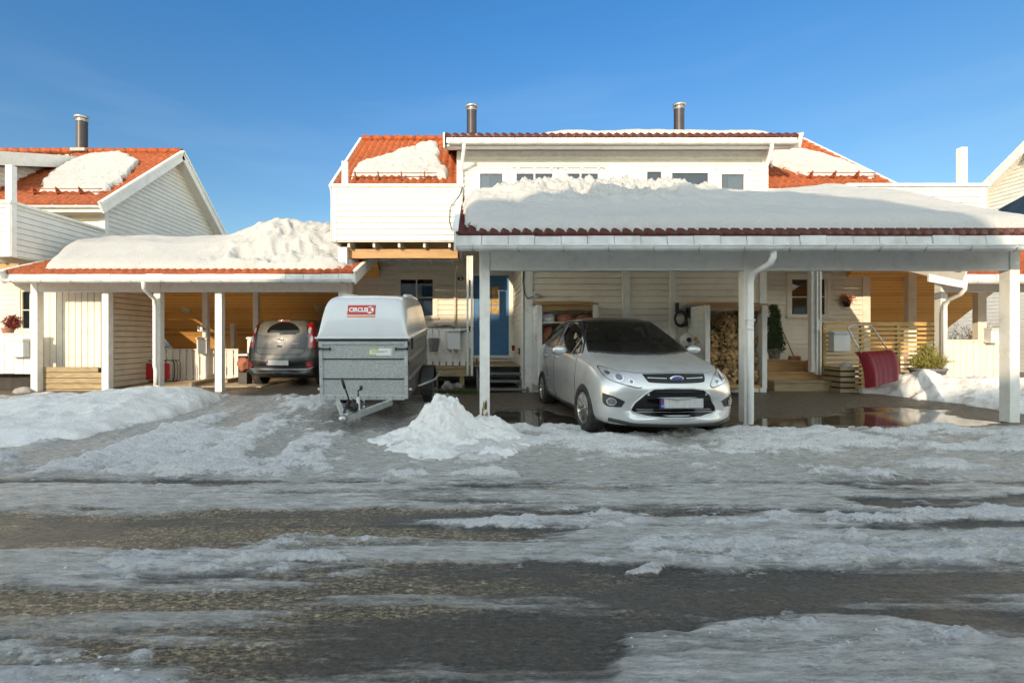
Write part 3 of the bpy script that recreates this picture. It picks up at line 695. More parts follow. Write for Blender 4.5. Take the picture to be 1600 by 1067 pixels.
# small eave with gutter over the ground floor window, between the posts of the balcony
x0, x1 = X_(562,12.3), X_(717,12.3)
b = MB().box(x0, x1, 12.25, 12.9, Z_(404,12.3), Z_(404,12.3)+.04); b.prism([(12.2,Z_(404,12.3)+.05),(12.9,Z_(404,12.3)+.35),(12.9,Z_(404,12.3)+.40),(12.2,Z_(404,12.3)+.10)], x0, x1, 'X'); b.build('porch_eave', cream, hc)
gutter(x0, x1, 12.18, Z_(408,12.2)+.03, hc, .05)
dp = MB(); xx = X_(711,12.7); dp.tube([(x1-.05,12.18,3.2),(x1-.05,12.3,3.12),(xx,12.8,2.98),(xx,12.83,2.85),(xx,12.83,.95)], .032, 10); dp.build('downpipe', cream, hc)
# projecting ground-floor block with a boarded back wall of the carport
BW = 10.35; bx0, bx1 = X_(819,BW), X_(1196,BW)
front_wall(hc, bx0, bx1, [], 4.05, y=BW, name='carport_back_wall', m=cream)
sp = [(BW,-.05),(WALL,-.05),(WALL,4.9),(BW,3.95)]
b = MB(); siding(b, sp, [], (bx0,0,0), (0,1,0), (-1,0,0), .134); b.prism(sp, bx0, bx0+.08, 'X').build('side_wall', cream, hc)
b = MB(); siding(b, sp, [], (bx1,0,0), (0,1,0), (1,0,0), .134); b.prism(sp, bx1-.08, bx1, 'X').build('side_wall', cream, hc)
for px0, px1 in ((819.5,832),(972,983),(1046,1054),(1186,1196)): MB().box(X_(px0,BW), X_(px1,BW), BW-.04, BW-.001, -.05, 3.9).build('cover_board', trim, hc)
MB().box(bx0-.04, bx0-.018, BW-.04, BW+.12, -.05, 3.9).build('corner_board', trim, hc)
# dormer
DY = 12.35; dz0, dzt = 4.7, Z_(229,DY)
dwx0, dwx1 = X_(715,DY), X_(1198,DY)
def dw(p0, p1, q0, q1): return (X_(p0,DY), X_(p1,DY), Z_(q1,DY), Z_(q0,DY))
wins = [dw(747,788,269,300), dw(804,866,269,300), dw(877,937,269,300), dw(1008,1036,266,300), dw(1047,1109,268,300), dw(1124,1165,270,300)]
front_wall(hc, dwx0, dwx1, wins, dzt, y=DY, z0=dz0, name='dormer_wall', m=white)
b = MB().box(dwx0-.02, dwx0+.14, DY-.035, DY, dz0, dzt-.15).box(dwx1-.14, dwx1+.02, DY-.035, DY, dz0, dzt-.15)
b.box(dwx0, dwx1, DY-.03, DY, Z_(248,DY), Z_(237,DY)); b.build('corner_board', trim, hc)
cs = [[(.15,.42)], None, None, None, None, [(.42,.97)]]
for i, q in enumerate(wins): window(hc, *q, DY, mull=((.5,) if i in (1,2) else ()), fr=.045, casing=.07, cur=cs[i], room=1.0, glass=pane_d if i in (1,2,3,4) else None)
b = MB()     # sun-screen rail with brackets above the left windows
b.box(X_(800,DY), X_(945,DY), DY-.06, DY-.04, Z_(264,DY), Z_(263,DY)); [b.box(X_(p,DY)-.04, X_(p,DY)+.04, DY-.07, DY-.0, Z_(266,DY), Z_(261,DY)) for p in (809,835,861,883,908,934)]
b.build('awning_rail', steel, hc)
b = MB(); o = wins
xa, xb, za, zb = X_(954,DY), X_(998,DY), Z_(300,DY), Z_(262,DY)
b.box(xa-.04, xb+.04, DY-.05, DY-.02, zb, zb+.05); b.box(xa-.04, xa, DY-.05, DY-.02, za, zb); b.box(xb, xb+.04, DY-.05, DY-.02, za, zb)
b.box(xa, xb, DY-.03, DY-.022, za, zb)
for i in range(-6, 7):
    c0 = xa+i*.1; t0 = max(0, xa-c0); t1 = min(zb-za, xb-c0)
    if t1 > t0+.02: b.bar((c0+t0, DY-.034, za+t0), (c0+t1, DY-.034, za+t1), .02, .06)
b.build('diagonal_panel', trim, hc)
MB().box(X_(988,DY), X_(998,DY), DY-.12, DY-.05, Z_(290,DY), Z_(264,DY)).build('ventilation_cover', zinc, hc)
for s, x in ((-1, dwx0), (1, dwx1)):
    b = MB(); sp = [(DY,4.6),(15.2,6.9),(15.2,7.1),(DY,dzt)]
    siding(b, sp, [], (x,0,0), (0,1,0), (s,0,0), .134); b.prism(sp, min(x,x-s*.08), max(x,x-s*.08), 'X'); b.build('dormer_cheek', white, hc)
# dormer roof
ex0, ex1 = X_(694,11.8), X_(1246,11.8); ze = Z_(215,11.8)
b = MB(); b.prism([(11.8,ze-.02),(15.85,7.72),(15.85,7.55),(12.0,ze-.22),(11.8,ze-.22)], ex0+.06, ex1-.06, 'X'); dr = b.build('dormer_roof', trim, hc)
b = MB(); tiles(b, ex0+.03, ex1-.03, 11.72, ze, 15.85, 7.74, wv=.2, amp=.026); b.build('roof_tiles', tile_d, dr)
b = MB(); n = 46
for i in range(n):
    a = ex0+.05+(ex1-ex0-.1)*i/n; c = ex0+.05+(ex1-ex0-.1)*(i+1)/n-.012; j = random.uniform(-.004,.004)
    b.box(a, c, 11.735+j, 11.765+j, ze-.16, ze-.03)
b.build('fascia_flashing', flash, dr)
for x in (ex0, ex1): MB().bar((x,11.66,ze-.12), (x,15.85,7.60), .04, .34).build('verge_board', trim, dr)
gutter(ex0+.1, ex1-.08, 11.67, ze-.16, dr, .07)
for px0, px1, dirx in ((725,721,-1),(1206,1196,1)):
    xa = X_(px0,11.67); xb = X_(px1,12.25)
    MB().tube([(xa,11.67,ze-.18),(xa,11.67,ze-.30),(xb,12.24,ze-.62),(xb,12.25,ze-.8),(xb,12.25,4.98 if dirx<0 else 5.05),(xb+.25*(1 if dirx>0 else 0),12.2,4.85)], .045, 12).build('downpipe', pipe, dr)
chimney(hc, X_(737,15.9), 7.95, Z_(166,15.9)); chimney(hc, X_(1061,15.9), 7.95, Z_(164,15.9))
# snow guards on the two steep slopes
def snow_guard(par, x0, x1, D, rzf, low=None):
    b = MB(); z = rzf(D)+.03
    for dzz in (.06, .16): b.tube([(x0,D-.05,z+dzz),(x1,D-.05,z+dzz)], .011, 6)
    x = x0+.12
    while x < x1:
        b.prism([(D-.09,z+.20),(D-.07,z+.20),(D+.14,z+.10),(D-.05,z-.02)], x-.012, x+.012, 'X'); b.box(x-.03, x+.03, D-.04, D+.2, z-.01, z+.01); x += .62
    b.build('snow_guard', tile_o, par)
snow_guard(hc, X_(548,12.7), X_(683,12.7), 12.72, rz); snow_guard(hc, X_(1262,12.7), X_(1368,12.7), 12.75, rz)
# balconies
def balcony(h, x0, x1, y, zb, zt, post_px=None, sides=(1,1), back=12.85):
    b = MB()
    siding(b, [(x0+.1,zb+.02),(x1-.1,zb+.02),(x1-.1,zt-.13),(x0+.1,zt-.13)], [], (0,y,0), (1,0,0), (0,-1,0), .128)
    b.box(x0+.05, x1-.05, y, y+.06, zb, zt-.06)
    for x, s in ((x0,-1),(x1,1)):
        siding(b, [(y+.1,zb+.02),(back,zb+.02),(back,zt-.13),(y+.1,zt-.13)], [], (x+s*-.02,0,0), (0,1,0), (s,0,0), .128)
        b.box(min(x-s*.08,x-s*.02), max(x-s*.08,x-s*.02), y, back, zb, zt-.06)
    bal = b.build('balcony', white, h)
    b = MB(); 
    b.box(x0, x0+.11, y-.03, y+.0, zb, zt-.06).box(x1-.11, x1, y-.03, y, zb, zt-.06)
    b.box(x0-.01, x0+.012, y-.03, y+.1, zb, zt-.06).box(x1-.012, x1+.01, y-.03, y+.1, zb, zt-.06)
    b.box(x0+.11, x1-.11, y-.026, y, zt-.15, zt-.06)
    b.box(x0-.03, x1+.03, y-.07, y+.11, zt-.06, zt)
    b.box(x0-.03, x0+.12, y+.11, back, zt-.06, zt).box(x1-.12, x1+.03, y+.11, back, zt-.06, zt); b.build('rail_cap', trim, bal)
    b = MB(); b.box(x0+.1, x1-.1, y+.08, back, zb+.08, zb+.14); b.build('deck', wood, bal)
    x = x0+.35
    while x < x1: MB().box(x-.024, x+.024, y+.08, back, zb-.10, zb+.078).build('joist', cream, bal); x += .55
    b = MB(); b.box(x0+.3, x1-.1, y+.25, y+.36, zb-.31, zb-.11); b.build('beam', wood, bal)
    return bal
BY = 10.25
bl = balcony(hc, X_(518,BY), X_(722,BY), BY, Z_(378,BY), Z_(289,BY))
br = balcony(hc, X_(1322,BY), X_(1540,BY), BY, Z_(374,BY), Z_(288,BY))
MB().box(X_(534,BY), X_(542.5,BY), BY+.0, BY+.11, Z_(289,BY), Z_(252,BY)).build('balcony_post', trim, bl)
MB().box(X_(1502,BY), X_(1512,BY), BY+.0, BY+.11, Z_(289,BY), Z_(230,BY)).build('balcony_post', trim, br)
MB().box(X_(530,10.4), X_(543,10.4), 10.33, 10.47, 1.6, Z_(378,BY)-.1).build('balcony_post', trim, bl)
for k in range(4):
    xa = X_(562+k*36,11.6); xb = X_(598+k*36,11.6); zc = Z_(397,11.6); pts = [(xa, zc), (xb, zc)]+[(xb-(xb-xa)*i/10, zc-.16+.14*math.sin(math.pi*i/10)) for i in range(11)]
    MB().prism(pts, 11.6, 11.65, 'Y').build('bracket', cream, hc)
b = MB().box(X_(560,11.6), X_(715,11.6), 11.58, 11.68, Z_(397,11.6), Z_(383,11.6)); b.build('beam', wood, hc)
b = MB().tube([P(724,288,BY-.04),P(718,305,BY-.05),P(703,325,BY-.05),P(702,345,BY-.03),P(706,360,BY-.02)], .01, 6).build('cable', black, bl)
# ---- left house
hl, rzl, gutter_l = build_house('white timber terraced house at the left edge with its shaded gable wall', -24.3, -9.54, -.43, -21.0, -12.98, None, None)
wr_l = -9.87
wL = (X_(33,WALL), X_(50,WALL), Z_(516,WALL), Z_(453,WALL))
front_wall(hl, -23.97, wr_l, [wL], 4.94)
window(hl, *wL, WALL, mull=(), hor=(.5,), frame_m=cream)
MB().box(wr_l-.14, wr_l+.02, WALL-.03, WALL, 2.5, 4.9).build('corner_board', trim, hl)
MB().box(X_(100,WALL), X_(116,WALL), WALL-.04, WALL-.02, Z_(352,WALL), Z_(339,WALL)).build('ventilation_cover', trim, hl)
zel = 6.33-.43
b = MB().prism([(11.8,zel-.02),(15.85,7.72-.43),(15.85,7.50-.43),(12.0,zel-.24),(11.8,zel-.24)], -21.4, -12.66, 'X'); drl = b.build('dormer_roof', trim, hl)
b = MB(); tiles(b, -21.4, -12.66, 11.72, zel, 15.85, 7.74-.43, wv=.2, amp=.026); b.build('roof_tiles', tile_d, drl)
b = MB().bar((-12.6,11.66,zel-.14), (-12.6,15.85,7.58-.43), .05, .36); b.build('verge_board', trim, drl)
b = MB(); sp = [(12.35,4.3),(15.2,6.5),(15.2,6.75),(12.35,zel-.15)]; siding(b, sp, [], (-12.95,0,0), (0,1,0), (1,0,0), .134); b.prism(sp, -13.05, -12.95, 'X'); b.box(-21,-13.05,12.35,12.45,4.3,zel-.15); b.build('dormer_cheek', white, hl)
chimney(hl, X_(128,15.9), 7.5, Z_(183,15.9)); snow_guard(hl, X_(45,12.7), X_(160,12.7), 12.75, rzl)
bll = balcony(hl, -12.8, X_(19,BY), BY, Z_(401,BY), Z_(314,BY), back=12.85)
MB().box(X_(8,BY), X_(19,BY)-.01, BY+.0, BY+.12, Z_(315,BY), Z_(258,BY)).build('balcony_post', trim, bll)
# ---- right house (only a corner of its gable shows)
hr, rzr, gutter_r = build_house('white timber terraced house at the right edge, only a gable corner showing', 18.85, 33.6, 0, 22.0, 30.8, None, None)
front_wall(hr, 19.18, 33.3, [], 5.0)
gx = 19.14
b = MB().prism([(15.0,6.62),(17.05,5.9),(17.6,5.15),(15.0,5.0)], gx-.03, gx-.01, 'X'); gw = b.build('window', pane_d, hr)
b = MB()
for p, q in (((15.0,6.62),(17.05,5.95)),((17.05,5.95),(17.6,5.15)),((17.6,5.15),(15.0,5.0))): b.bar((gx-.03,p[0],p[1]),(gx-.03,q[0],q[1]),.06,.09)
b.build('frame', trim, gw)
# ------------------------------------------------------------------ carports
def carport(label, x0, x1, De, ze, Dr, sl, posts, tm, flash_y, gut, beam, Dp, back=None, wv=.155, fl_seg=.36, amp=.022):
    c = thing('carport', label, 'carport', ((x0+x1)/2, Dp, 0), 'tiled carports with white posts')
    zr = ze+sl*(Dr-De)
    pts = [(De+.03,ze-.05),(Dr,zr-.05)]+([(back[0],back[1]-.05),(back[0],back[1]-.17)] if back else [])+[(Dr,zr-.19),(De+.10,ze-.19)]
    rf = MB().prism(pts, x0+.05, x1-.05, 'X').build('roof', ceilm if back else trim, c)
    b = MB(); tiles(b, x0+.04, x1-.04, De, ze-.03, Dr, zr-.03, wv=wv, amp=amp)
    if back: tiles(b, x0+.04, x1-.04, back[0], back[1]-.03, Dr, zr-.03, wv=wv)
    b.build('roof_tiles', tm, rf)
    b = MB(); n = int((x1-x0)/fl_seg); st = (x1-x0)/n
    for i in range(n):
        j = random.uniform(-.006, .006); a = x0+i*st
        b.add([(a+.004,De+.012+j,flash_y[1]),(a+st-.004,De+.012+j,flash_y[1]),(a+st-.004,De-.02+j,flash_y[0]),(a+.004,De-.02+j,flash_y[0]),(a+.004,De+.03,flash_y[1]),(a+st-.004,De+.03,flash_y[1]),(a+st-.004,De+.03,flash_y[0]),(a+.004,De+.03,flash_y[0])],
              [(0,1,2,3),(7,6,5,4),(0,3,7,4),(1,5,6,2),(3,2,6,7),(0,4,5,1)])
    b.build('fascia_flashing', flash, rf)
    for x in (x0, x1): b = MB(); b.bar((x,De-.10,ze-.14), (x,Dr,zr-.14), .03, .26); b.bar((x,De-.08,ze+.01), (x,Dr,zr+.01), .09, .03); b.build('verge_board', trim, rf)
    # gutter
    r = gut[1]; y = De-.02-r; z = gut[0]; k = 10
    prof = [(y+r*math.cos(math.pi*i/k+math.pi), z+r*math.sin(math.pi*i/k+math.pi)) for i in range(k+1)]
    prof2 = [(y+(r-.008)*math.cos(math.pi*i/k+math.pi), z+.001+(r-.008)*math.sin(math.pi*i/k+math.pi)) for i in range(k+1)]
    b = MB(); b.prism(prof+prof2[::-1], x0+.03, x1-.03, 'X'); b.tube([(x0+.03,y-r,z),(x1-.03,y-r,z)], .009, 6)
    gu = b.build('gutter', zinc, c)
    x = x0+.25
    while x < x1: b = MB(); b.box(x-.01, x+.01, y-r-.012, y+r, z+.002, z+.008); b.tube([(x-.01,y-r-.006,z+.015),(x-.01,y-r*.75,z-r*.72),(x+.02,y,z-r-.006)], .009, 5); b.build('gutter_bracket', steel, gu); x += .62
    xs_ = [x0+.25]+[p[0] for p in posts]+[x1-.35]
    for a, d in zip(xs_[:-1], xs_[1:]):
        if d-a > .2: MB().box(a+.075, d-.075, Dp+.01, Dp+.13, beam[0], beam[1]).build('beam', trim, c)
    for x, zb in posts:
        pb = MB().box(x-.074, x+.074, Dp, Dp+.148, zb, beam[1]+.02); pb.build('post', trim, c, bevel=.004)
    return c, rf
ZE = Z_(363,6.62)
cm, cmr = carport('long white carport in the centre with dark red tiles, sheltering the silver car', -.17, 8.36, 6.62, ZE, 12.2, .38,
    [(X_(757.5,7.1),.0),(X_(1170.5,7.1),.0),(X_(1586,7.1),.0)], tile_d, (Z_(386,6.6), Z_(366,6.62)), (Z_(384,6.5),.072), (Z_(422,7.1), 2.62), 7.1, wv=.155, amp=.03)
rdp = random.Random(3); b = MB(); px_ = X_(757.5,7.1)
for i in range(9):
    xx = px_+rdp.uniform(-.06,.05); zz = rdp.uniform(.02,.30)**1.2; wv_ = rdp.uniform(.008,.022); hh_ = rdp.uniform(.05,.16)
    b.prism([(xx-wv_,zz),(xx+wv_*.6,zz-.01),(xx+wv_,zz+hh_*.5),(xx+wv_*.3,zz+hh_),(xx-wv_*.7,zz+hh_*.7)], 7.0965, 7.0995, 'Y')
b.build('peeled_patch', woodg, cm)
b = MB(); b.tube([P(1209,388,6.55),P(1208,402,6.58),P(1204,411,6.62),P(1180,425,6.9),P(1174,433,6.98),P(1172,445,6.99),P(1172,662,6.99)], .043, 14, cap=False)
for yy in (498, 512): b.tube([P(1172,yy,6.99),P(1172,yy+3,6.99)], .05, 14)
b.bar(P(1164,500,7.05), P(1180,500,7.05), .02, .02); b.build('downpipe', pipe, cm)
ZL = Z_(425,9.9); LDP = 10.4
RID = 12.3; zrid = 2.655+.38*(RID-9.9)
cl, clr = carport('low white carport on the left between the houses, lamps on its pine ceiling', X_(8,9.9), X_(556,9.9), 9.9, 2.66, RID, .38,
    [(X_(53,LDP),.0),(X_(164,LDP),.02),(X_(245,LDP),.05),(X_(341,LDP),.05),(X_(543,LDP),.05)], tile_o, (Z_(440,9.9), Z_(427,9.9)), (Z_(437,9.8),.062), (Z_(456,LDP), 2.55), LDP, back=(15.75, zrid-.77*(15.75-RID)), amp=.026, wv=.17)
b = MB(); b.tube([P(224,440,9.8),P(225,450,9.85),P(232,458,10.1),P(241,467,10.32),P(242,480,10.33),P(242,572,10.33),P(244,580,10.33),P(244,602,10.33)], .043, 12); b.build('downpipe', pipe, cl)
for px, D in ((320,12.75),(399,12.75)): MB().box(X_(px,D)-.07, X_(px,D)+.07, D, D+.14, 0, 3.4).build('post', trim, cl)
b = MB().box(-9.8, -3.3, 14.5, 14.6, Z_(507,14.5), Z_(493,14.5)); b.build('beam', cream, cl)
for px in (232, 367): MB().box(X_(px,14.5)-.12, X_(px,14.5)+.0, 14.45, 14.62, 0, 2.1).build('post', cream, cl)
MB().box(-9.8, -3.3, 15.6, 15.7, 0, 1.15).build('rear_wall', cream, cl)
for px, py in ((290.5,485),(500,483)):
    x, D = onplane(px, py, RID, zrid-.20, -.77); z = zrid-.20-.77*(D-RID)
    n = Vector((0,-.61,-.79)); b = MB(); b.lathe([(0,-.05),(.09,-.045),(.14,-.02),(.15,.01)], (0,0,0), n=24)
    q = Vector((0,0,-1)).rotation_difference(n); b.v = [tuple(q @ Vector(v)+Vector((x,D,z))) for v in b.v]
    b.build('ceiling_lamp', ledm, cl)
# right carport
cr, crr = carport('low white carport at the right edge with orange tiles, behind the snow mound', X_(1499,9.9), 14.9, 9.9, 2.66, RID, .38,
    [(X_(1474,LDP)+.02,.05),(14.5,.05)], tile_o, (Z_(441,9.9), Z_(428,9.9)), (Z_(439,9.8),.062), (Z_(456,LDP), 2.55), LDP, back=(15.75, zrid-.77*(15.75-RID)), wv=.17)
b = MB(); b.tube([P(1508,441,9.8),P(1507,452,9.82),P(1501,460,9.9),P(1483,468,10.2),P(1477,476,10.3),P(1476,488,10.3),P(1476,588,10.3)], .04, 12); b.build('downpipe', pipe, cr)
for px, D in ((1426,12.75),(1535,12.2)): MB().box(X_(px,D)-.11, X_(px,D)+.11, D, D+.14, 0, 3.2).build('post', cream, cr)
b = MB().box(11.0, 14.7, 14.5, 14.6, Z_(507,14.5), Z_(492,14.5)); b.build('beam', cream, cr)
b = MB().bar((14.8, 12.9, 3.0), (14.8, 15.7, .95), .10, .16); b.build('rafter', cream, cr)
MB().box(11.0, 14.7, 15.6, 15.7, 0, 1.15).build('rear_wall', cream, cr)
MB().prism([(X_(1499,9.9)-.75,2.44),(X_(1499,9.9),2.30),(X_(1499,9.9),2.44),(X_(1499,9.9)-.75,2.60)], 9.78, 9.82, 'Y').build('eave_board', trim, cr)

# ------------------------------------------------------------------ snow on roofs
def plane(D0, z0, s): return lambda X, Y: z0+s*(Y-D0)
def roof_poly(px, D0, z0, s): return [onplane(x, y, D0, z0, s) for x, y in px]
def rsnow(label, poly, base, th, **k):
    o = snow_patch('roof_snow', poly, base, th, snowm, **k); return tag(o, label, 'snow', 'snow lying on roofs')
pm = (6.62, ZE+.03, .38)
heap = lambda X, Y: .10*np.exp(-(((X-1.3)/.8)**2+((Y-9.6)/.8)**2))+.10*np.exp(-(((X-2.4)/1.0)**2+((Y-10.0)/.6)**2))+.18*np.exp(-(((X-8.4)/.6)**2+((Y-10.8)/.8)**2))+.10*np.exp(-(((X-4.6)/.7)**2+((Y-9.6)/.7)**2))
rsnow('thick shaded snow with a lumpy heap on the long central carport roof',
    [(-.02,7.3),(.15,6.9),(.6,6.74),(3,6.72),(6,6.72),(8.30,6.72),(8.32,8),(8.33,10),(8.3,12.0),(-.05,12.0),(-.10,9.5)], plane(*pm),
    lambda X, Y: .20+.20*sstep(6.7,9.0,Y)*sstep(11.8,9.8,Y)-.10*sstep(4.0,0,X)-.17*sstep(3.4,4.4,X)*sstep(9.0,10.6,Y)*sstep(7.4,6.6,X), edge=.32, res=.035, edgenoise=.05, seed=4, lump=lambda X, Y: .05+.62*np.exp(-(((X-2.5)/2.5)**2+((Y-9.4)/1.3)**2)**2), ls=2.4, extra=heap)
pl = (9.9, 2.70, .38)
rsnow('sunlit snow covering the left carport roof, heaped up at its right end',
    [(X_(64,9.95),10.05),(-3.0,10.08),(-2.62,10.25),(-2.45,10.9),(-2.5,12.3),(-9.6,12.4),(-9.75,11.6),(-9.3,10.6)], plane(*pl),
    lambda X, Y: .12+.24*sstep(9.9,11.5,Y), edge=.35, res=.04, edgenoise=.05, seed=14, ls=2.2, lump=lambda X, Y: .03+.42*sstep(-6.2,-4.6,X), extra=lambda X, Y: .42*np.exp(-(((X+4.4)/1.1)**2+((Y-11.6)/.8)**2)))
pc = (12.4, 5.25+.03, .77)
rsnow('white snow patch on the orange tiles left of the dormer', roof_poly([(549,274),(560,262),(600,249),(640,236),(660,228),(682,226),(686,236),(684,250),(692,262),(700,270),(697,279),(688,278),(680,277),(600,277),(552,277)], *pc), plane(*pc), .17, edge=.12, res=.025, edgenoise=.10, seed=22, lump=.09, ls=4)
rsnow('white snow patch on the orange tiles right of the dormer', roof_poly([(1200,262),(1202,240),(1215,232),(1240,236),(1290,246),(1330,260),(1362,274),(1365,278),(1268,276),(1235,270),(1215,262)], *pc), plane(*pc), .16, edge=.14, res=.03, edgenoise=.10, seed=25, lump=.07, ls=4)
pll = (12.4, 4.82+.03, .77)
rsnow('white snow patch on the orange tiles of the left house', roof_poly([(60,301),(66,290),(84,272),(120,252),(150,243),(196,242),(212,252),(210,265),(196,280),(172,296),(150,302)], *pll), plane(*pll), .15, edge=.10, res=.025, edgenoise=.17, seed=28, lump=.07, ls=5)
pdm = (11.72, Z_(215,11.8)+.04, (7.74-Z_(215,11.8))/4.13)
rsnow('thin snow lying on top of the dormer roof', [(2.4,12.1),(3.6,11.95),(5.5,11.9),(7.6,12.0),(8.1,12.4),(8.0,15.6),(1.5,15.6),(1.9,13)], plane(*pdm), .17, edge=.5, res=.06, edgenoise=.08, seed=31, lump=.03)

# ------------------------------------------------------------------ fences, porch, steps
def board_fence(name, label, x0, x1, D, z0, z1, w_=.12, gap=.02, m=white, cap=True, back=True, group=None):
    f = thing(name, label, 'fence', ((x0+x1)/2, D, z0), group)
    b = MB(); x = x0
    while x < x1-.03: b.box(x, min(x+w_, x1), D, D+.02, z0+random.uniform(0,.01), z1); x += w_+gap
    b.build('boards', m, f)
    b = MB().box(x0, x1, D+.021, D+.06, z0+.08, z0+.17).box(x0, x1, D+.021, D+.06, z1-.18, z1-.09); b.build('rail', m, f)
    if cap: MB().box(x0-.02, x1+.02, D-.03, D+.09, z1+.001, z1+.035).build('cap', m, f)
    return f
board_fence('board_fence', 'white vertical board fence at the left edge with a mailbox and red heather on it', -12.8, X_(48,10.5), 10.5, .48, Z_(523,10.5), .2, .012)
f2 = MB().box(-12.8, X_(49,10.9), 10.9, 10.95, -.1, .5)
tag(f2.build('skirting_boards', dark, None), 'dark timber skirting below the white fence at the left edge', 'skirting')
board_fence('board_fence', 'white railing with narrow gaps at the back of the left carport', X_(250,13.0), X_(372,13.0), 13.0, .1, Z_(547,13.0), .15, .035)
board_fence('board_fence', 'cream board fence behind the snow mound on the right, at the right carport', X_(1480,11.2), X_(1566,11.2), 11.2, .3, Z_(533,11.2), .145, .012, m=cream)
po = thing('porch', 'raised porch with white board railing, beside the blue door', 'porch', (-1.2, 11.8, 0))
RP = 10.9
b = MB(); x = -3.1
while x < X_(737,RP): b.box(x, x+.115, RP, RP+.022, Z_(571,RP), Z_(512,RP)); x += .155
b.build('railing_boards', white, po)
MB().box(-3.15, X_(738,RP), RP+.023, RP+.06, .74, .82).box(-3.15, X_(738,RP), RP+.023, RP+.06, 1.38, 1.46).build('rail', white, po)
MB().box(-3.18, X_(739,RP), RP-.03, RP+.09, Z_(512,RP)+.001, Z_(512,RP)+.035).build('rail_cap', wooddk, po)
b = MB()
for i in range(13): b.box(-3.2+i*0, 1.22, RP+.02+i*.15, RP+.16+i*.15, .62, .655)
b.build('deck', woodg, po)
b = MB().box(-3.2, X_(739,RP), RP-.02, RP+.015, .40, .56).box(-3.2, X_(739,RP), RP-.04, RP-.021, .57, .62); b.build('skirting', woodg, po)
for px in (722, 680): MB().box(X_(px,RP)-.05, X_(px,RP)+.05, RP+.03, RP+.13, -.1, .6).build('support', woodg, po)
b = MB().box(X_(729,RP-.1), X_(732.2,RP-.1), RP-.1, RP-.02, .42, 3.15).box(X_(735.5,RP-.1), X_(739,RP-.1), RP-.1, RP-.02, .42, 3.15).box(X_(732.3,RP-.1), X_(735.4,RP-.1), RP-.08, RP-.03, 2.6, 3.15).box(X_(732.3,RP-.1), X_(735.4,RP-.1), RP-.08, RP-.03, 1.05, 1.4)
b.build('post', trim, po)
st = thing('steps', 'dark grey open wooden steps up to the blue door', 'steps', (.7, 10.6, 0))
sx0, sx1 = X_(745,10.4), X_(824,10.4)
for i in range(4):
    y = 10.30+i*.26; z = .17+i*.155; MB().box(sx0+.03, sx1-.04, y, y+.25, z-.04, z).build('tread', wooddk, st, bevel=.004)
for x in (sx0, sx1-.035): MB().prism([(10.22,.02),(10.42,.02),(11.42,.62),(11.42,.78),(11.25,.78),(10.22,.16)], x, x+.04, 'X').build('stringer', wooddk, st)
MB().box(sx0, sx1, 11.3, 11.34, .32, .66).build('riser', wooddk, st)
sr = thing('steps', 'brown wooden box steps in front of the right window', 'steps', (7.3, 10.9, 0))
for i, (px0, px1, D, yt, yb) in enumerate(((1196,1312,10.5,595,610),(1196,1297,10.85,581,595),(1196,1266,11.3,564,581))):
    z1 = Z_(yt, D); z0 = -.02 if i == 0 else Z_(yb, D)-.04
    MB().box(X_(px0+(14 if i==0 else 0),D), X_(px1,D), D, D+1.2+.4*i, z0, z1-.035).build('riser', woodg if i == 0 else wood, sr, bevel=.005)
    b = MB(); 
    for k in range(4+i): b.box(X_(px0+(12 if i==0 else 0),D), X_(px1,D)+.02, D-.03+k*.13, D+.09+k*.13, z1-.034, z1)
    b.build('tread', woodg if i == 0 else wood, sr)
sf = thing('slat_fence', 'pine slat fence of horizontal laths, behind the red snow scoop', 'fence', (9.5, 10.9, .1))
fx0, fx1 = X_(1286,10.9), X_(1467,10.9); zt, zb = Z_(507,10.9), .16; n = 15
slatm = mat('pine_lath', (.55,.36,.14), .6, var=.3, vs=2, stretch=(2,8,20), bump=.15)
for i in range(n):
    z = zb+(zt-zb)*i/(n-1); MB().box(fx0, fx1, 10.88+random.uniform(-.003,.003), 10.9, z-.027, z+.025).build('slat', slatm, sf)
for t in (0, .34, .66, 1): MB().box(fx0+(fx1-fx0-.07)*t, fx0+(fx1-fx0-.07)*t+.07, 10.905, 10.97, 0, zt).build('post', slatm, sf)
MB().box(fx0-.02, fx1+.02, 10.86, 10.97, zt+.026, zt+.05).build('cap', slatm, sf)
pp = MB().box(X_(1268,10.75), X_(1275,10.75), 10.75, 10.86, .5, 3.2).box(X_(1276.5,10.7), X_(1278.5,10.7), 10.7, 10.8, .45, 3.2).box(X_(1281.5,10.7), X_(1284,10.7), 10.7, 10.8, .45, 3.2).box(X_(1278.6,10.7), X_(1281.4,10.7), 10.71, 10.79, 1.45, 1.7).build('porch_post', trim)
tag(pp, 'tall split white post standing in front of the right window', 'post')
ct = thing('slatted_box', 'low box of weathered wooden slats between the steps and the red snow scoop', 'box', (8.2,10.3,0))
for i in range(5):
    z = .10+i*.12; MB().box(X_(1313,10.2), X_(1342,10.2), 10.2, 10.23, z, z+.08).box(X_(1313,10.2)-.001, X_(1313,10.2)+.03, 10.231, 10.75, z, z+.08).build('slat', woodg, ct)
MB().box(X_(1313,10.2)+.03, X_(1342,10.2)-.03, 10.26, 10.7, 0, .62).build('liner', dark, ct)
b = MB(); b.lathe([(.115,0),(.11,.05),(.08,.095),(.04,.115),(0,.12)], (X_(1322,10.4),10.4,.63), n=20); tag(b.build('dome_lamp', ledm2 if 'ledm2' in globals() else snowm), 'white half dome sitting on top of the slatted box', 'dome')

dk = MB()
for i in range(14): dk.box(-8.0, -4.9, 11.25+i*.145, 11.25+i*.145+.135, .10, .13)
tag(dk.build('deck', mat('pale_deck_boards', (.55,.44,.30), .7, var=.2, vs=3, stretch=(1,8,8), bump=.2)), 'pale timber deck under the left carport in front of its white railing', 'deck')
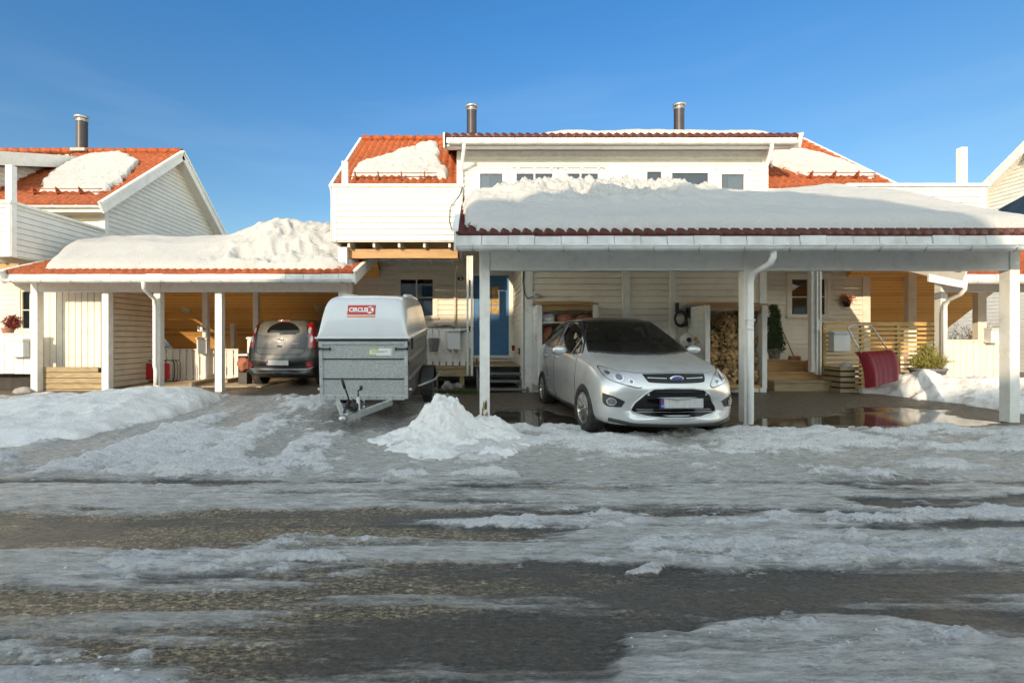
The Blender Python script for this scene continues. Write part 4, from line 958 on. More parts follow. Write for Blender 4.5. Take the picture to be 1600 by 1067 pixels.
# shed and timber box beneath the left carport
sh = thing('shed', 'cream shed wall of vertical boards under the left carport roof', 'shed', (-9, 11, 0))
b = MB(); xa, xb = X_(59,10.9), X_(158,10.9)
siding(b, [(xa,Z_(580,10.9)),(xb,Z_(577,10.9)),(xb,2.6),(xa,2.6)], [], (0,10.9,0), (1,0,0), (0,-1,0), .145, horiz=False, lip=.022, gap=.02); b.box(xa, xb, 10.91, 10.98, .5, 2.6); b.build('board_wall', cream, sh)
b = MB().box(xb-.05, xb, 10.98, 12.8, .1, 2.6); siding(b, [(10.98,.1),(12.8,.1),(12.8,2.6),(10.98,2.6)], [], (xb,0,0), (0,1,0), (1,0,0), .134, lip=.02, gap=.014); b.build('side_wall', cream, sh)
tb = thing('timber_box', 'low box of weathered planks below the cream shed wall', 'box', (-8.8, 10.6, 0))
for i in range(5):
    z = .02+i*.125; MB().box(X_(62,10.55), X_(160,10.55)-(.0 if i != 4 else .1), 10.55+random.uniform(-.006,.006), 10.585, z, z+.112).build('plank', woodg, tb)
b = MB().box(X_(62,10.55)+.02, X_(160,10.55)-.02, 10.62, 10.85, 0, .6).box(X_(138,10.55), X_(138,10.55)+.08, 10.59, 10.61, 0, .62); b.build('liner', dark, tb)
# kerb timbers beside the dark car
for i, (a, c) in enumerate((((300,612),(352,598)),((352,606),(440,590)))):
    p = Vector((*ground_pt(*a), 0)); q = Vector((*ground_pt(*c), 0))
    tag(MB().bar((p.x,p.y,gzp(p.x,p.y)+.06), (q.x,q.y,gzp(q.x,q.y)+.07), .14, .09).build('kerb_timber', woodg), ['weathered timber kerb on the ground between the left carport posts', 'weathered timber kerb on the ground beside the dark car'][i], 'timber', 'timber kerbs')

# ------------------------------------------------------------------ small things
mbm = mat('mailbox_paint', (.68,.68,.66), .45, var=.05)
def mailbox(label, px0, px1, py0, py1, D, lidh=.06, dp=.16, m=None):
    x0, x1, z0, z1 = X_(px0,D), X_(px1,D), Z_(py1,D), Z_(py0,D)
    t = thing('mailbox', label, 'mailbox', ((x0+x1)/2, D, z0), 'white mailboxes')
    MB().box(x0, x1, D, D+dp, z0, z1-lidh-.004).build('body', m or mbm, t, bevel=.012)
    MB().prism([(D-.03,z1-lidh),(D-.03,z1-.02),(D+.03,z1),(D+dp,z1),(D+dp,z1-lidh)], x0-.012, x1+.012, 'X').build('lid', m or mbm, t, bevel=.006)
    MB().box((x0+x1)/2-.10, (x0+x1)/2+.10, D-.034, D-.031, z1-lidh*.75, z1-lidh*.55).build('slot', zinc, t)
    return t
mailbox('white mailbox hung on the board fence at the left edge', 9, 36, 529, 558, 10.32)
mailbox('white mailbox fixed to the post with the house number 43', 307, 323, 527, 553, 12.55)
mailbox('white mailbox half hidden on the left of the dark car', 386, 397, 526, 552, 11.6)
mailbox('white mailbox on the porch railing between the basket and the split post', 699, 719, 514, 546, 10.72)
mailbox('grey white mailbox on the pine slat fence', 1303, 1329, 518, 549, 10.70)
mailbox('white mailbox behind the right carport post, above the cream fence', 1549, 1564, 512, 536, 11.02)
signm = mat('sign_white', (.78,.78,.76), .4, var=.03)
def sign(label, px0, px1, py0, py1, D, txt, sz, sup=None):
    x0, x1, z0, z1 = X_(px0,D), X_(px1,D), Z_(py1,D), Z_(py0,D)
    t = thing('house_number_sign', label, 'sign', ((x0+x1)/2, D, z0))
    MB().box(x0, x1, D-.012, D, z0, z1).build('plate', signm, t, bevel=.003)
    text(txt, sz, ((x0+x1)/2-(.035 if sup else 0), D-.014, (z0+z1)/2), (R(90),0,0), black, t, 'digits', bold=.003)
    if sup: text(sup, sz*.55, (x1-.045, D-.014, z1-sz*.42), (R(90),0,0), black, t, 'letter', bold=.002)
sign('small white house number sign 45A on the wall beside the split post', 716, 726.5, 431, 441, 12.86, '45', .17, 'A')
sign('small white house number sign 43 on the post above a mailbox', 309, 322, 509, 518, 12.7, '43', .19, 'B')
b = MB().box(X_(171,12.9), X_(179,12.9), 13.0, 13.2, Z_(535,13), Z_(518,13)); bb = thing('utility_box', 'black box hung on the boarded gable wall in the left carport', 'box', (X_(175,13),13.1,Z_(535,13)))
MB().box(-9.85, -9.72, 13.1, 13.42, Z_(535,13), Z_(519,13)).build('housing', black, bb, bevel=.02)
MB().box(-9.86, -9.70, 13.08, 13.44, Z_(519,13)+.002, Z_(519,13)+.03).build('lid', black, bb)
# folded red chairs
for i in range(2):
    x = X_(232+i*22,12.4); fc = thing('folding_chair', ['folded red camping chair leaning behind the downpipe, left one', 'folded red camping chair leaning behind the downpipe, right one'][i], 'chair', (x,12.4,.15), 'folded red chairs')
    MB().box(x-.17, x+.17, 12.40, 12.44, .19, .62).build('seat', mat('red_fabric%d' % i, (.42,.02,.02), .7, var=.2), fc, bevel=.02)
    b = MB()
    for k in range(3): o = .0+k*.06; b.tube([(x-.17+o,12.5+k*.03,.14),(x+.20+o,12.5+k*.03,.14),(x+.25+o,12.5+k*.03,.22),(x+.25+o,12.5+k*.03,.62),(x+.20+o,12.5+k*.03,.69),(x-.17+o,12.5+k*.03,.69)], .013, 6)
    b.build('frame', black, fc)
# heather and heart on the left fence
def tuft(mb, c, r, n, seed, h=.12, wd=.012, sc=(1,1,1), up=.3, mi=0):
    rd = random.Random(seed)
    for i in range(n):
        v = Vector((rd.gauss(0,1), rd.gauss(0,1), rd.gauss(0,1))).normalized()*r*rd.random()**.33
        p = Vector(c)+Vector((v.x*sc[0], v.y*sc[1], v.z*sc[2])); d = Vector((rd.gauss(0,1), rd.gauss(0,1), rd.gauss(up,1))).normalized()
        s = d.cross(Vector((rd.random(), rd.random(), .3))).normalized()*wd*rd.uniform(.6,1.5); e = d*h*rd.uniform(.5,1.3)
        mb.add([p-s*.5, p+s*.5, p+e+s*.2, p+e-s*.2], [(0,1,2,3)], mi)
    return mb
hp = thing('heather_plant', 'dark red heather and a heart decoration on the fence at the left edge', 'plant', (X_(21,10.7),10.7,1.8))
tuft(MB(), (X_(21,10.6),10.58,Z_(504,10.6)), .19, 900, 3, .07, .018, (1.0,.6,.85)).build('foliage', heath, hp)
b = MB(); hx, hz_ = X_(22,10.7), Z_(488,10.7); pts = []
for i in range(25):
    t = 2*math.pi*i/24; pts.append((hx+.0048*16*math.sin(t)**3, 10.7, hz_+.0048*(13*math.cos(t)-5*math.cos(2*t)-2*math.cos(3*t)-math.cos(4*t))))
b.tube(pts, .009, 6); b.build('heart_ornament', white, hp)
b = MB().lathe([(.09,0),(.12,.14)], (hx,10.56,Z_(522,10.56)), n=14); b.build('pot', pot, hp)
b = MB(); b.blob((X_(37,10.35),10.35,.08), .17, 3, .2, 3, sc=(1.2,.9,.75)); tag(b.build('boulder', stone), 'pale rounded boulder at the foot of the leftmost carport post', 'stone')
for i,(px,py) in enumerate(((708,602),(716,600),(700,600))):
    x, D = X_(px,11.0), 11.0-.05*i; tag(MB().blob((x,D,.16), .085+.02*i, 5+i, .5, 3, sc=(1.2,1,.8)).build('stone', stone), ['small pale stone under the porch edge, nearest its support post','small pale stone under the porch edge, middle of three','small pale stone under the porch edge, leftmost of three'][(0,0,0)[0] if False else {0:1,1:0,2:2}[i]], 'stone', 'stones under the porch')
b = MB(); b.v=[]; tuft(b, (X_(720,10.4),10.3,.08), .55, 2600, 8, .05, .01, (1.0,.5,.06), 1.5); tag(b.build('grass', moss), 'small patch of green grass in front of the porch', 'grass', kind='stuff')
# porch basket, garland
bk = thing('wicker_basket', 'grey wicker basket hanging on the porch railing beside the trailer', 'basket', (X_(678,10.7),10.7,Z_(548,10.7)))
wick = mat('grey_wicker', (.22,.22,.22), .7, var=.4, vs=30, bump=.6, bs=60)
b = MB(); zc = Z_(549,10.72); b.lathe([(0,0),(.085,0),(.095,.08),(.108,.18),(.118,.29),(.128,.30),(.118,.305),(.10,.2),(.08,.02)], (X_(678,10.72),10.72,zc), n=22)
b.build('bowl', wick, bk)
b = MB(); [b.lathe([(.099+.0065*k,.03*k+.02),(.104+.0065*k,.03*k+.03),(.099+.0065*k,.03*k+.04)], (X_(678,10.72),10.72,zc), n=22) for k in range(9)]; b.build('weave', wick, bk)
b = MB(); rd = random.Random(4)
for k in range(3): b.tube([(X_(676+i*9,10.8)+rd.uniform(-.03,.03), 10.86, Z_(510,10.8)+rd.uniform(-.02,.06)-(.14*math.exp(-((i-5)/1.5)**2))) for i in range(8)], .008, 5)
tag(b.build('garland', twig), 'thin dark twig garland draped over the porch railing', 'garland')
tag(MB().lathe([(.03,0),(.035,.07),(.045,.12),(.045,.13),(.03,.13)], (X_(802,11.6),11.6,Z_(548,11.6)), n=14).build('candle_lantern', redp), 'small red lantern hanging beside the blue door', 'lantern')
# back wall items of the carport
for nm, lb, x0, x1, z0, z1 in (('socket_box','small grey socket box on the carport back wall, left end', X_(834,10.3), X_(842,10.3), Z_(465,10.3), Z_(457,10.3)),('vent_grille','small dark vent grille low on the wall beside the steps', X_(809,10.9),X_(813,10.9),Z_(554,10.9),Z_(544,10.9))):
    t = thing(nm, lb, nm.split('_')[1], ((x0+x1)/2,10.28,z0))
    if nm == 'socket_box':
        MB().box(x0, x1, 10.26, 10.32, z0, z1).build('housing', zinc, t, bevel=.01); MB().lathe([(.03,0),(.03,-.02)], ((x0+x1)/2,10.26,(z0+z1)/2), 'Y', 12).build('socket', black, t)
        MB().tube([(x0,10.28,z0+.03),(x0-.14,10.3,z0-.02),(x0-.20,10.3,z0+.1),(x0-.24,10.3,z0+.35),(x0-.22,10.3,z0+.6)], .01, 6).build('cable', black, t)
    else:
        MB().box(bx0-.035, bx0-.018, 11.0, 11.2, z0, z1).build('frame', black, t)
        MB().box(bx0-.04, bx0-.036, 11.02, 11.18, (z0+z1)/2-.01, (z0+z1)/2+.01).build('louvre', zinc, t)
cg = thing('charger_box', 'black charger box with a looped cable on the carport back wall', 'charger', (X_(1083,10.3),10.2,Z_(497,10.3)))
MB().box(X_(1075,10.2), X_(1090,10.2), 10.18, 10.3, Z_(496,10.2), Z_(480,10.2)).build('housing', black, cg, bevel=.015)
MB().tube([P(1084,496,10.2),P(1085,505,10.15),P(1090,512,10.1),P(1099,525,10.05),P(1100,538,10.05),P(1092,546,10.1),P(1085,545,10.2)], .016, 8).build('cable', black, cg)
cc = thing('coiled_cable', 'black coiled charging cable hung on the wall left of the charger box', 'cable', (X_(1063,10.2),10.2,2.0))
b = MB()
for k in range(4):
    r = .105+.012*k; b.tube([(X_(1063,10.2)+r*math.cos(t*.35+k), 10.2-.01*k, Z_(498,10.2)+r*1.25*math.sin(t*.35+k)) for t in range(19)], .012, 6)
b.build('coil', black, cc); MB().box(X_(1058,10.2), X_(1061,10.2), 10.2, 10.3, Z_(488,10.2), Z_(473,10.2)).build('hook', black, cc); MB().box(X_(1068,10.2), X_(1073,10.2), 10.14, 10.2, Z_(510,10.2), Z_(502,10.2)).build('plug', black, cc)
hrl = thing('hose_reel', 'white round hose reel on the wall beneath the coiled cable', 'hose reel', (X_(1074,10.2),10.2,1.2))
c0 = (X_(1074,10.2), 10.18, Z_(531,10.2)); MB().lathe([(.0,-.04),(.15,-.04),(.16,.0),(.15,.1),(0,.1)], c0, 'Y', 28).build('reel', trim, hrl); MB().lathe([(0,-.06),(.05,-.06),(.05,-.041)], c0, 'Y', 20).build('hub', black, hrl)
# firewood bins
def bin_(label, px0, px1, D, pt, pb, back=10.3, shelf=None):
    t = thing('firewood_bin', label, 'bin', (X_((px0+px1)/2,D), D, 0)); x0, x1, z0, z1 = X_(px0,D), X_(px1,D), max(.08, Z_(pb,D)), Z_(pt,D)
    for x, s in ((x0,1),(x1,-1)):
        b = MB().box(min(x,x+s*.035), max(x,x+s*.035), D, back, z0, z1)
        siding(b, [(D+.08,z0),(back,z0),(back,z1-.01),(D+.08,z1-.01)], [], (x,0,0), (0,1,0), (-s,0,0), .134)
        b.box(min(x-s*.02,x+s*.075), max(x-s*.02,x+s*.075), D-.022, D-.001, z0, z1); b.build('side_panel', trim, t)
    MB().box(x0+.08, x1-.08, D, D+.04, z1-.11, z1-.01).build('front_beam', wood, t)
    b = MB().add([(x0-.03,D-.05,z1+.0),(x1+.03,D-.05,z1),(x1+.03,back,z1+.1),(x0-.03,back,z1+.1),(x0-.03,D-.05,z1+.022),(x1+.03,D-.05,z1+.022),(x1+.03,back,z1+.125),(x0-.03,back,z1+.125)], [(0,3,2,1),(4,5,6,7),(0,1,5,4),(1,2,6,5),(2,3,7,6),(3,0,4,7)]); b.build('lid', wood, t)
    MB().box(x0+.04, x1-.04, D+.01, back, z0, z0+.06).build('floor', wood, t)
    if shelf: MB().box(x0+.036, x1-.036, D+.02, back, Z_(shelf,D)-.02, Z_(shelf,D)).build('shelf', trim, t)
    return x0, x1, z0, z1
def woodsack(label, c, sx, sy, sz, seed, m, red=False):
    rd = random.Random(seed); b = MB(); n = 150
    for i in range(n):
        v = Vector((rd.gauss(0,1), rd.gauss(0,1), rd.gauss(0,1))).normalized()*rd.uniform(.72,1.0)
        p = Vector((c[0]+v.x*sx, c[1]+v.y*sy, c[2]+v.z*sz)); a = rd.uniform(.03,.05); L = rd.uniform(.06,.14)
        q = Matrix.Rotation(rd.uniform(-.5,.5)+ (1.57 if rd.random() < .3 else 0), 3, 'Z') @ Matrix.Rotation(rd.uniform(-.8,.8), 3, 'X') @ Matrix.Rotation(rd.uniform(0,6), 3, 'Y')
        tri = [(0,a),( -a*.9,-a*.6),(a*.9,-a*.6)] if rd.random() < .6 else [(-a,-a*.6),(a,-a*.5),(a*.7,a*.6),(-a*.8,a*.7)]
        vs = [p+q @ Vector((x,-L/2,z)) for x, z in tri]+[p+q @ Vector((x,L/2,z)) for x, z in tri]; k = len(tri)
        b.add(vs, [tuple(range(k)), tuple(range(2*k-1,k-1,-1))]+[(j,(j+1) % k,(j+1) % k+k,j+k) for j in range(k)], 0)
    o = thing('firewood_sack', label, 'firewood', (c[0], c[1], c[2]-sz), 'net sacks of firewood')
    b.build('logs', m, o)
    bl_ = MB(); bl_.blob(c, 1, seed, .15, 3, sc=(sx*.9,sy*.9,sz*.9)); bl_.build('net', netm, o)
netm = mat('dark_net', (.10,.065,.03), .8, var=.5, vs=30, bump=.5)
logm = mat('split_birch', (.50,.33,.15), .7, var=.45, vs=7, bump=.3, dirt=((.16,.10,.05), .8, 9))
x0, x1, z0, z1 = bin_('white firewood bin with a pine lid, full of golden net sacks of logs', 1103, 1196, 9.55, 477, 606)
k = 0; pl_ = ['bottom left', 'bottom middle', 'bottom right', 'middle left', 'middle', 'middle right', 'upper left', 'upper middle', 'upper right']
for r_ in range(4):
    for c_ in range(3):
        if r_ == 3 and c_ == 0: continue
        sx = (x1-x0)/6*1.0; zc = z0+.24+r_*.36+(.1 if (r_ == 3) else 0)*(c_-1)
        row = ['bottom','second','third','top'][r_]; colm = ['left','middle','right'][c_]
        woodsack('net sack of split logs in the tall right bin, %s row, %s' % (row, colm), (x0+sx*(1+2*c_), 9.85+.03*r_, zc), sx*1.05, .2, .20, 40+r_*7+c_, logm)
x0, x1, z0, z1 = bin_('white shelved storage bin with a pine front beam, partly behind the silver car', 841, 932, 9.6, 476, 604, shelf=503)
for r_, (zc, nn) in enumerate(((Z_(496,9.6)-.02,3),(Z_(530,9.6),3),(.55,3))):
    for c_ in range(nn):
        sx = (x1-x0)/6; b = MB(); b.blob((x0+sx*(1+2*c_), 9.85, zc), 1, 60+r_*5+c_, .25, 3, sc=(sx*1.02,.2,.12 if r_ == 0 else .27))
        first = (r_ == 0 and c_ == 0)
        tag(b.build('storage_sack', curtain if first else sack), ('pale sack' if first else 'brown sack')+' in the shelved bin behind the silver car, %s row, %s' % (['top','middle','bottom'][r_], ['left','centre','right'][c_]), 'sack', 'sacks in the shelved bin')
# thuja, broom, pots on the right steps
th = thing('potted_conifer', 'dense dark green columnar conifer in a grey pot, at the corner of the right entrance', 'plant', (X_(1210,11.6),11.6,.75))
b = MB(); rd = random.Random(5)
for i in range(14):
    t = i/13; zz = Z_(546,11.6)+t*(Z_(482,11.6)-Z_(546,11.6)); tuft(b, (X_(1210,11.6)+rd.uniform(-.03,.03), 11.6, zz), .20*(1-.62*t**1.6)*rd.uniform(.85,1.15), 260, 100+i, .07, .016, (1,1,.7), .8)
b.build('foliage', green, th); MB().lathe([(.0,0),(.11,0),(.14,.22),(.15,.25),(.13,.25),(.12,.2)], (X_(1210,11.6),11.6,Z_(561,11.6)), n=20).build('pot', stone, th)
br_ = thing('broom', 'broom with a wooden stick leaning on the wall beside the conifer', 'broom', (X_(1238,12.2),12.2,.8))
MB().tube([P(1219,508,12.7),P(1240,556,12.0)], .014, 8).build('stick', wood, br_); MB().box(X_(1232,12), X_(1250,12), 11.95, 12.03, Z_(563,12), Z_(556,12)).build('brush', pot, br_, bevel=.02)
b = MB().lathe([(0,0),(.11,0),(.145,.08),(.145,.17),(.10,.25),(.06,.27),(.06,.31),(.03,.32),(0,.32)], (X_(1267,10.95),10.95,.50), n=20); tag(b.build('clay_jar', pot), 'reddish clay jar standing on the wooden step by the split post', 'jar')
hb = thing('hanging_flower_pot', 'wilted orange flowers in a small wall pot, right of the right window', 'plant', (X_(1324,12.8),12.8,2.2))
tuft(MB(), (X_(1324,12.75),12.75,Z_(468,12.75)), .14, 160, 9, .12, .02, (1.1,.6,.6), .3).build('flowers', mat('wilted_flower', (.42,.15,.07), .7, var=.3), hb)
MB().lathe([(0,0),(.07,.01),(.10,.14),(.10,.15),(.08,.14)], (X_(1323,12.75),12.75,Z_(480,12.75)), n=16).build('pot', black, hb)
# red snow scoop
sc_ = thing('snow_scoop', 'big dark red plastic snow scoop leaning on the slat fence, handle up', 'snow scoop', (8.7,9.9,.08))
D1, D2 = 9.75, 10.25
def sp_(u, v, off=0):      # u across 0..1, v bottom->top 0..1
    a = P(1352,606,D1).lerp(P(1403,592,D1), u); c = P(1339,550,D2).lerp(P(1396,546,D2), u); p = a.lerp(c, v); p.y -= .10*math.sin(math.pi*min(1,max(0,v)))*.6+off; return p
b = MB(); nu, nv = 24, 14; vs = []
for j in range(nv+1):
    for i in range(nu+1):
        u, v = i/nu, j/nv; off = .0
        off += .10*(1-(1-min(u, 1-u)*9) if min(u,1-u) < .111 else 1)*1.0
        off += .02*(1 if (abs(u-.18) < .04 or abs(u-.82) < .04) else 0)+.006*math.sin(u*math.pi*14)
        if v > .9: off -= .08*(v-.9)/.1
        vs.append(sp_(u, v, off))
fs = [(j*(nu+1)+i, j*(nu+1)+i+1, (j+1)*(nu+1)+i+1, (j+1)*(nu+1)+i) for j in range(nv) for i in range(nu)]
o = len(vs); vs += [v+Vector((0,.012,0)) for v in vs]; fs += [tuple(k+o for k in f)[::-1] for f in fs]
b.add(vs, fs, 0, True); b.build('pan', redp, sc_, fix=False)
MB().tube([P(1388,548,10.2),P(1364,512,10.6),P(1358,508,10.62),P(1330,508,10.62),P(1325,512,10.6),P(1327,518,10.58),P(1346,552,10.2)], .014, 8).build('handle', steel, sc_)
# planter with yellow green conifer
pt_ = thing('planter', 'yellow green conifer twigs in a dark round planter, behind the snow mound', 'plant', (X_(1449,10.4),10.4,.3))
MB().lathe([(0,0),(.25,0),(.31,.16),(.33,.17),(.33,.21),(.29,.21),(.28,.15)], (X_(1449,10.4),10.4,Z_(590,10.4)), n=28).build('pot', wooddk, pt_)
b = MB(); tuft(b, (X_(1450,10.4),10.4,Z_(567,10.4)), .30, 900, 21, .14, .014, (1.15,.8,.5), .9); tuft(b, (X_(1448,10.4),10.4,Z_(553,10.4)), .16, 260, 22, .16, .012, (.9,.6,1.0), 1.3)
b.build('foliage', greeny, pt_)
# bare shrub seen through the right carport
bs = thing('bare_shrub', 'bare brown shrub seen through the opening of the right carport', 'shrub', (X_(1505,17),17,0))
def branch(b, p, d, L, r, depth, rd):
    q = p+d*L; m_ = p.lerp(q,.5)+Vector((rd.gauss(0,1),rd.gauss(0,1),rd.gauss(0,1)))*L*.08
    b.tube([p, m_, q], [r, r*.8, r*.6], 5, cap=False)
    if depth == 0: return
    for k in range(rd.choice((2,3,3))):
        nd = (d+Vector((rd.gauss(0,.5), rd.gauss(0,.5), rd.gauss(.05,.4)))).normalized(); branch(b, p.lerp(q, rd.uniform(.45,1)), nd, L*rd.uniform(.6,.85), r*.58, depth-1, rd)
rd = random.Random(12); b = MB()
for k in range(6): branch(b, Vector((X_(1490+k*9,17)+rd.uniform(-.1,.1), 17+rd.uniform(-.4,.4), 0)), Vector((rd.gauss(.05,.25), rd.gauss(0,.2), 1)).normalized(), .75, .035, 5, rd)
b.build('branches', twig, bs)
# tall thin twigs left of the shrub, pale stone wall behind
nb = thing('far_house', 'pale house wall far behind the right carport opening', 'house', (34,30,0))
MB().box(24, 44, 30, 36, -.2, 4.6).build('wall', white, nb); MB().box(33.5, 34.6, 29.95, 30.0, 1.8, 3.0).build('window', pane_d, nb)
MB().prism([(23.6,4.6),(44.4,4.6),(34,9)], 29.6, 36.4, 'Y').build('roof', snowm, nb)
# stacked bag beside the dark car
t = thing('wood_pallet_box', 'pale box with a patterned sack beside the left rear of the dark car', 'box', (X_(379,11.8),11.8,.1))
MB().blob((X_(379,11.8),11.9,.62), .2, 3, .3, 3, sc=(.8,.7,1.0)).build('sack', sack, t); MB().box(X_(372,11.8), X_(388,11.8), 11.75, 12.1, .84, .88).build('lid', trim, t)
MB().box(X_(373,11.8), X_(386,11.8), 11.78, 12.1, .12, .42).build('base', black, t)

# ------------------------------------------------------------------ houses across the street, behind the photographer (they shade the forecourt)
nh = thing('opposite_house', 'big two-gabled timber house across the street behind the camera, out of the photo', 'house', (-7,-14,0))
MB().prism([(-14.3,-.2),(-14.3,7.0),(-13.0,8.65),(-9.9,8.7),(-6.3,9.75),(-2.6,9.7),(-1.6,8.8),(-1.2,7.6),(-1.0,6.2),(-1.0,-.2)], -13, -11.0, 'Y').build('wall', cream, nh)
b = MB()
for p, q in (((-14.6,6.7),(-13.0,8.7)),((-13,8.7),(-9.9,8.75)),((-9.9,8.75),(-6.3,9.8)),((-6.3,9.8),(-2.6,9.75)),((-2.6,9.75),(-1.5,8.8)),((-1.5,8.8),(-1.0,7.4))): b.bar((p[0],-12,p[1]), (q[0],-12,q[1]), 2.4, .08, up=(0,0,1))
b.build('roof', tile_o, nh)
for x in (-12,-9,-6,-3,-1): 
    for z in (1.0, 4.2): MB().box(x-.5, x+.5, -10.99, -10.96, z, z+1.2).build('window', pane_d, nh)
for x0, x1, lb in ((-60,-14.8,'long low timber house across the street on the left, behind the camera'),(-.9,60,'long low timber house across the street on the right, behind the camera')):
    t = thing('opposite_house', lb, 'house', ((x0+x1)/2,-14,0)); MB().box(x0, x1, -19, -11.2, -.2, 5.6).build('wall', cream, t); MB().prism([(-10.8,5.62),(-15.1,7.4),(-19.4,5.62)], x0-.2, x1+.2, 'X').build('roof', tile_o, t)
    for i in range(12): x = x0+2+i*3.6; MB().box(x-.6, x+.6, -11.19, -11.16, 1.2, 2.5).build('window', pane_d, t)

# ------------------------------------------------------------------ vehicles
silver = mat('silver_car_paint', (.62,.63,.63), .26, metal=.45, var=.03, vs=2, coat=.6, spec=.6, dirt=((.36,.34,.30), .35, 4))
darkp = mat('dark_car_paint', (.028,.03,.033), .35, metal=.3, var=.1, coat=.4, dirt=((.16,.14,.11), .75, 3))
cglass = mat('car_glass', (.006,.007,.007), .04, var=.2, spec=.45)
dglass = mat('dusty_car_glass', (.085,.08,.065), .35, var=.25, vs=6, spec=.5)
lampg = mat('headlight_glass', (.55,.56,.57), .10, metal=.5, var=.15, vs=10, coat=1)
lensg = mat('lens_glass', (.18,.19,.20), .05, metal=.6, coat=1)
redlamp = mat('red_lamp', (.42,.012,.012), .15, var=.1, coat=1)
clearl = mat('clear_lamp', (.7,.62,.60), .15, var=.1, coat=1)
platem = mat('plate_grey', (.50,.50,.50), .4, var=.15, vs=5, stretch=(8,1,1))
plateb = mat('plate_blue', (.03,.08,.30), .4)
alloy = mat('alloy_rim', (.56,.53,.48), .30, metal=.85, var=.1, dirt=((.25,.21,.16), .5, 9))
gloss = mat('gloss_black', (.008,.008,.009), .15, spec=.4)
def lerp(a, b, t): return a+(b-a)*t
def crom(xs, ys, x):
    n = len(xs)
    if x <= xs[0]: return ys[0]
    if x >= xs[-1]: return ys[-1]
    i = max(j for j in range(n) if xs[j] <= x); i = min(i, n-2)
    t = (x-xs[i])/(xs[i+1]-xs[i]); h = xs[i+1]-xs[i]
    def m(j):
        if j == 0: return (ys[1]-ys[0])/(xs[1]-xs[0])
        if j == n-1: return (ys[-1]-ys[-2])/(xs[-1]-xs[-2])
        a = (ys[j]-ys[j-1])/(xs[j]-xs[j-1]); b = (ys[j+1]-ys[j])/(xs[j+1]-xs[j])
        return 0 if a*b <= 0 else 2*a*b/(a+b)
    return (2*t**3-3*t*t+1)*ys[i]+(t**3-2*t*t+t)*h*m(i)+(-2*t**3+3*t*t)*ys[i+1]+(t**3-t*t)*h*m(i+1)
def car_body(name, st, root, paint, wheels, wr, bendf):
    """st: stations (y, top, belt, halfwidth, roof halfwidth, bottom); local y from the nose backwards"""
    ys = [s[0] for s in st]; prof = []
    yy = sorted(set(ys+[lerp(a, b, k/3) for a, b in zip(ys[:-1], ys[1:]) if b-a > .2 for k in (1,2)]))
    rings = []
    for y in yy:
        T, B, W, Wr, Zb = [crom(ys, [s[k] for s in st], y) for k in range(1, 6)]
        pts = [(0,Zb), (.62*W,Zb), (.90*W,Zb+.01), (.975*W,Zb+.10), (W*.995,lerp(Zb,B,.38)), (W,lerp(Zb,B,.62)), (W*.985,lerp(Zb,B,.86)), (W*.955,B),
               (lerp(W*.94,Wr,.30),lerp(B,T,.30)), (lerp(W*.93,Wr,.66),lerp(B,T,.66)), (Wr,lerp(B,T,.90)), (Wr*.80,lerp(B,T,.98)), (Wr*.42,T+.004), (0,T+.008)]
        ring = []
        full = [(x, z) for x, z in pts]+[(-x, z) for x, z in pts[::-1][1:-1]]
        for x, z in full:
            ring.append((x, y+bendf(y, x, z), z))
        rings.append(ring)
    m = len(rings[0]); b = MB(); vs = [v for r in rings for v in r]
    fs = [(i*m+k, i*m+(k+1) % m, (i+1)*m+(k+1) % m, (i+1)*m+k) for i in range(len(rings)-1) for k in range(m)]
    # end caps: shrink ring
    for r, base, flip in ((rings[0], 0, False), (rings[-1], (len(rings)-1)*m, True)):
        cz = (min(p[2] for p in r)+max(p[2] for p in r))/2
        o = len(vs); vs += [(p[0]*.55, p[1], cz+(p[2]-cz)*.55) for p in r]
        fs += [(base+k, base+(k+1) % m, o+(k+1) % m, o+k) for k in range(m)]
        half = 14
        # fill with quads across
        for k in range(0, m//2): 
            a, a2 = o+k, o+k+1; c, c2 = o+(m-k) % m, o+(m-k-1) % m
            q = [a, a2, c2, c]; q = [v for i_, v in enumerate(q) if v not in q[:i_]]
            if len(q) >= 3: fs.append(tuple(q))
    b.add(vs, fs, 0, True); o = b.build(name, [paint, black], root, local=True)
    mod = o.modifiers.new('s', 'SUBSURF'); mod.levels = mod.render_levels = 2
    dg = bpy.context.evaluated_depsgraph_get(); me = bpy.data.meshes.new_from_object(o.evaluated_get(dg)); o.modifiers.clear(); o.data = me
    bvh = BVHTree.FromPolygons([v.co.copy() for v in me.vertices], [tuple(p.vertices) for p in me.polygons])
    # wheel wells
    cut = MB()
    for y in wheels:
        for s in (-1, 1): cut.lathe([(0,s*.52),(wr,s*.52),(wr,s*1.2),(0,s*1.2)], (0,y,.335), 'X', n=48, mi=0, smooth=False)
    co = cut.build('cutter', [black], None)
    bo = o.modifiers.new('b', 'BOOLEAN'); bo.object = co; bo.operation = 'DIFFERENCE'; bo.solver = 'EXACT'; bo.material_mode = 'TRANSFER'
    dg = bpy.context.evaluated_depsgraph_get(); me2 = bpy.data.meshes.new_from_object(o.evaluated_get(dg)); o.modifiers.clear(); o.data = me2
    bpy.data.objects.remove(co)
    return o, bvh
def smooth_poly(pts, k=6, sharp=()):
    n = len(pts); out = []
    for i in range(n):
        p0, p1, p2, p3 = pts[i-1], pts[i], pts[(i+1) % n], pts[(i+2) % n]
        if i in sharp: p0 = p1
        if (i+1) % n in sharp: p3 = p2
        for j in range(k):
            t = j/k; out.append(tuple(.5*(2*b+(c-a)*t+(2*a-5*b+4*c-d)*t*t+(3*b-a-3*c+d)*t**3) for a, b, c, d in zip(p0, p1, p2, p3)))
    return out
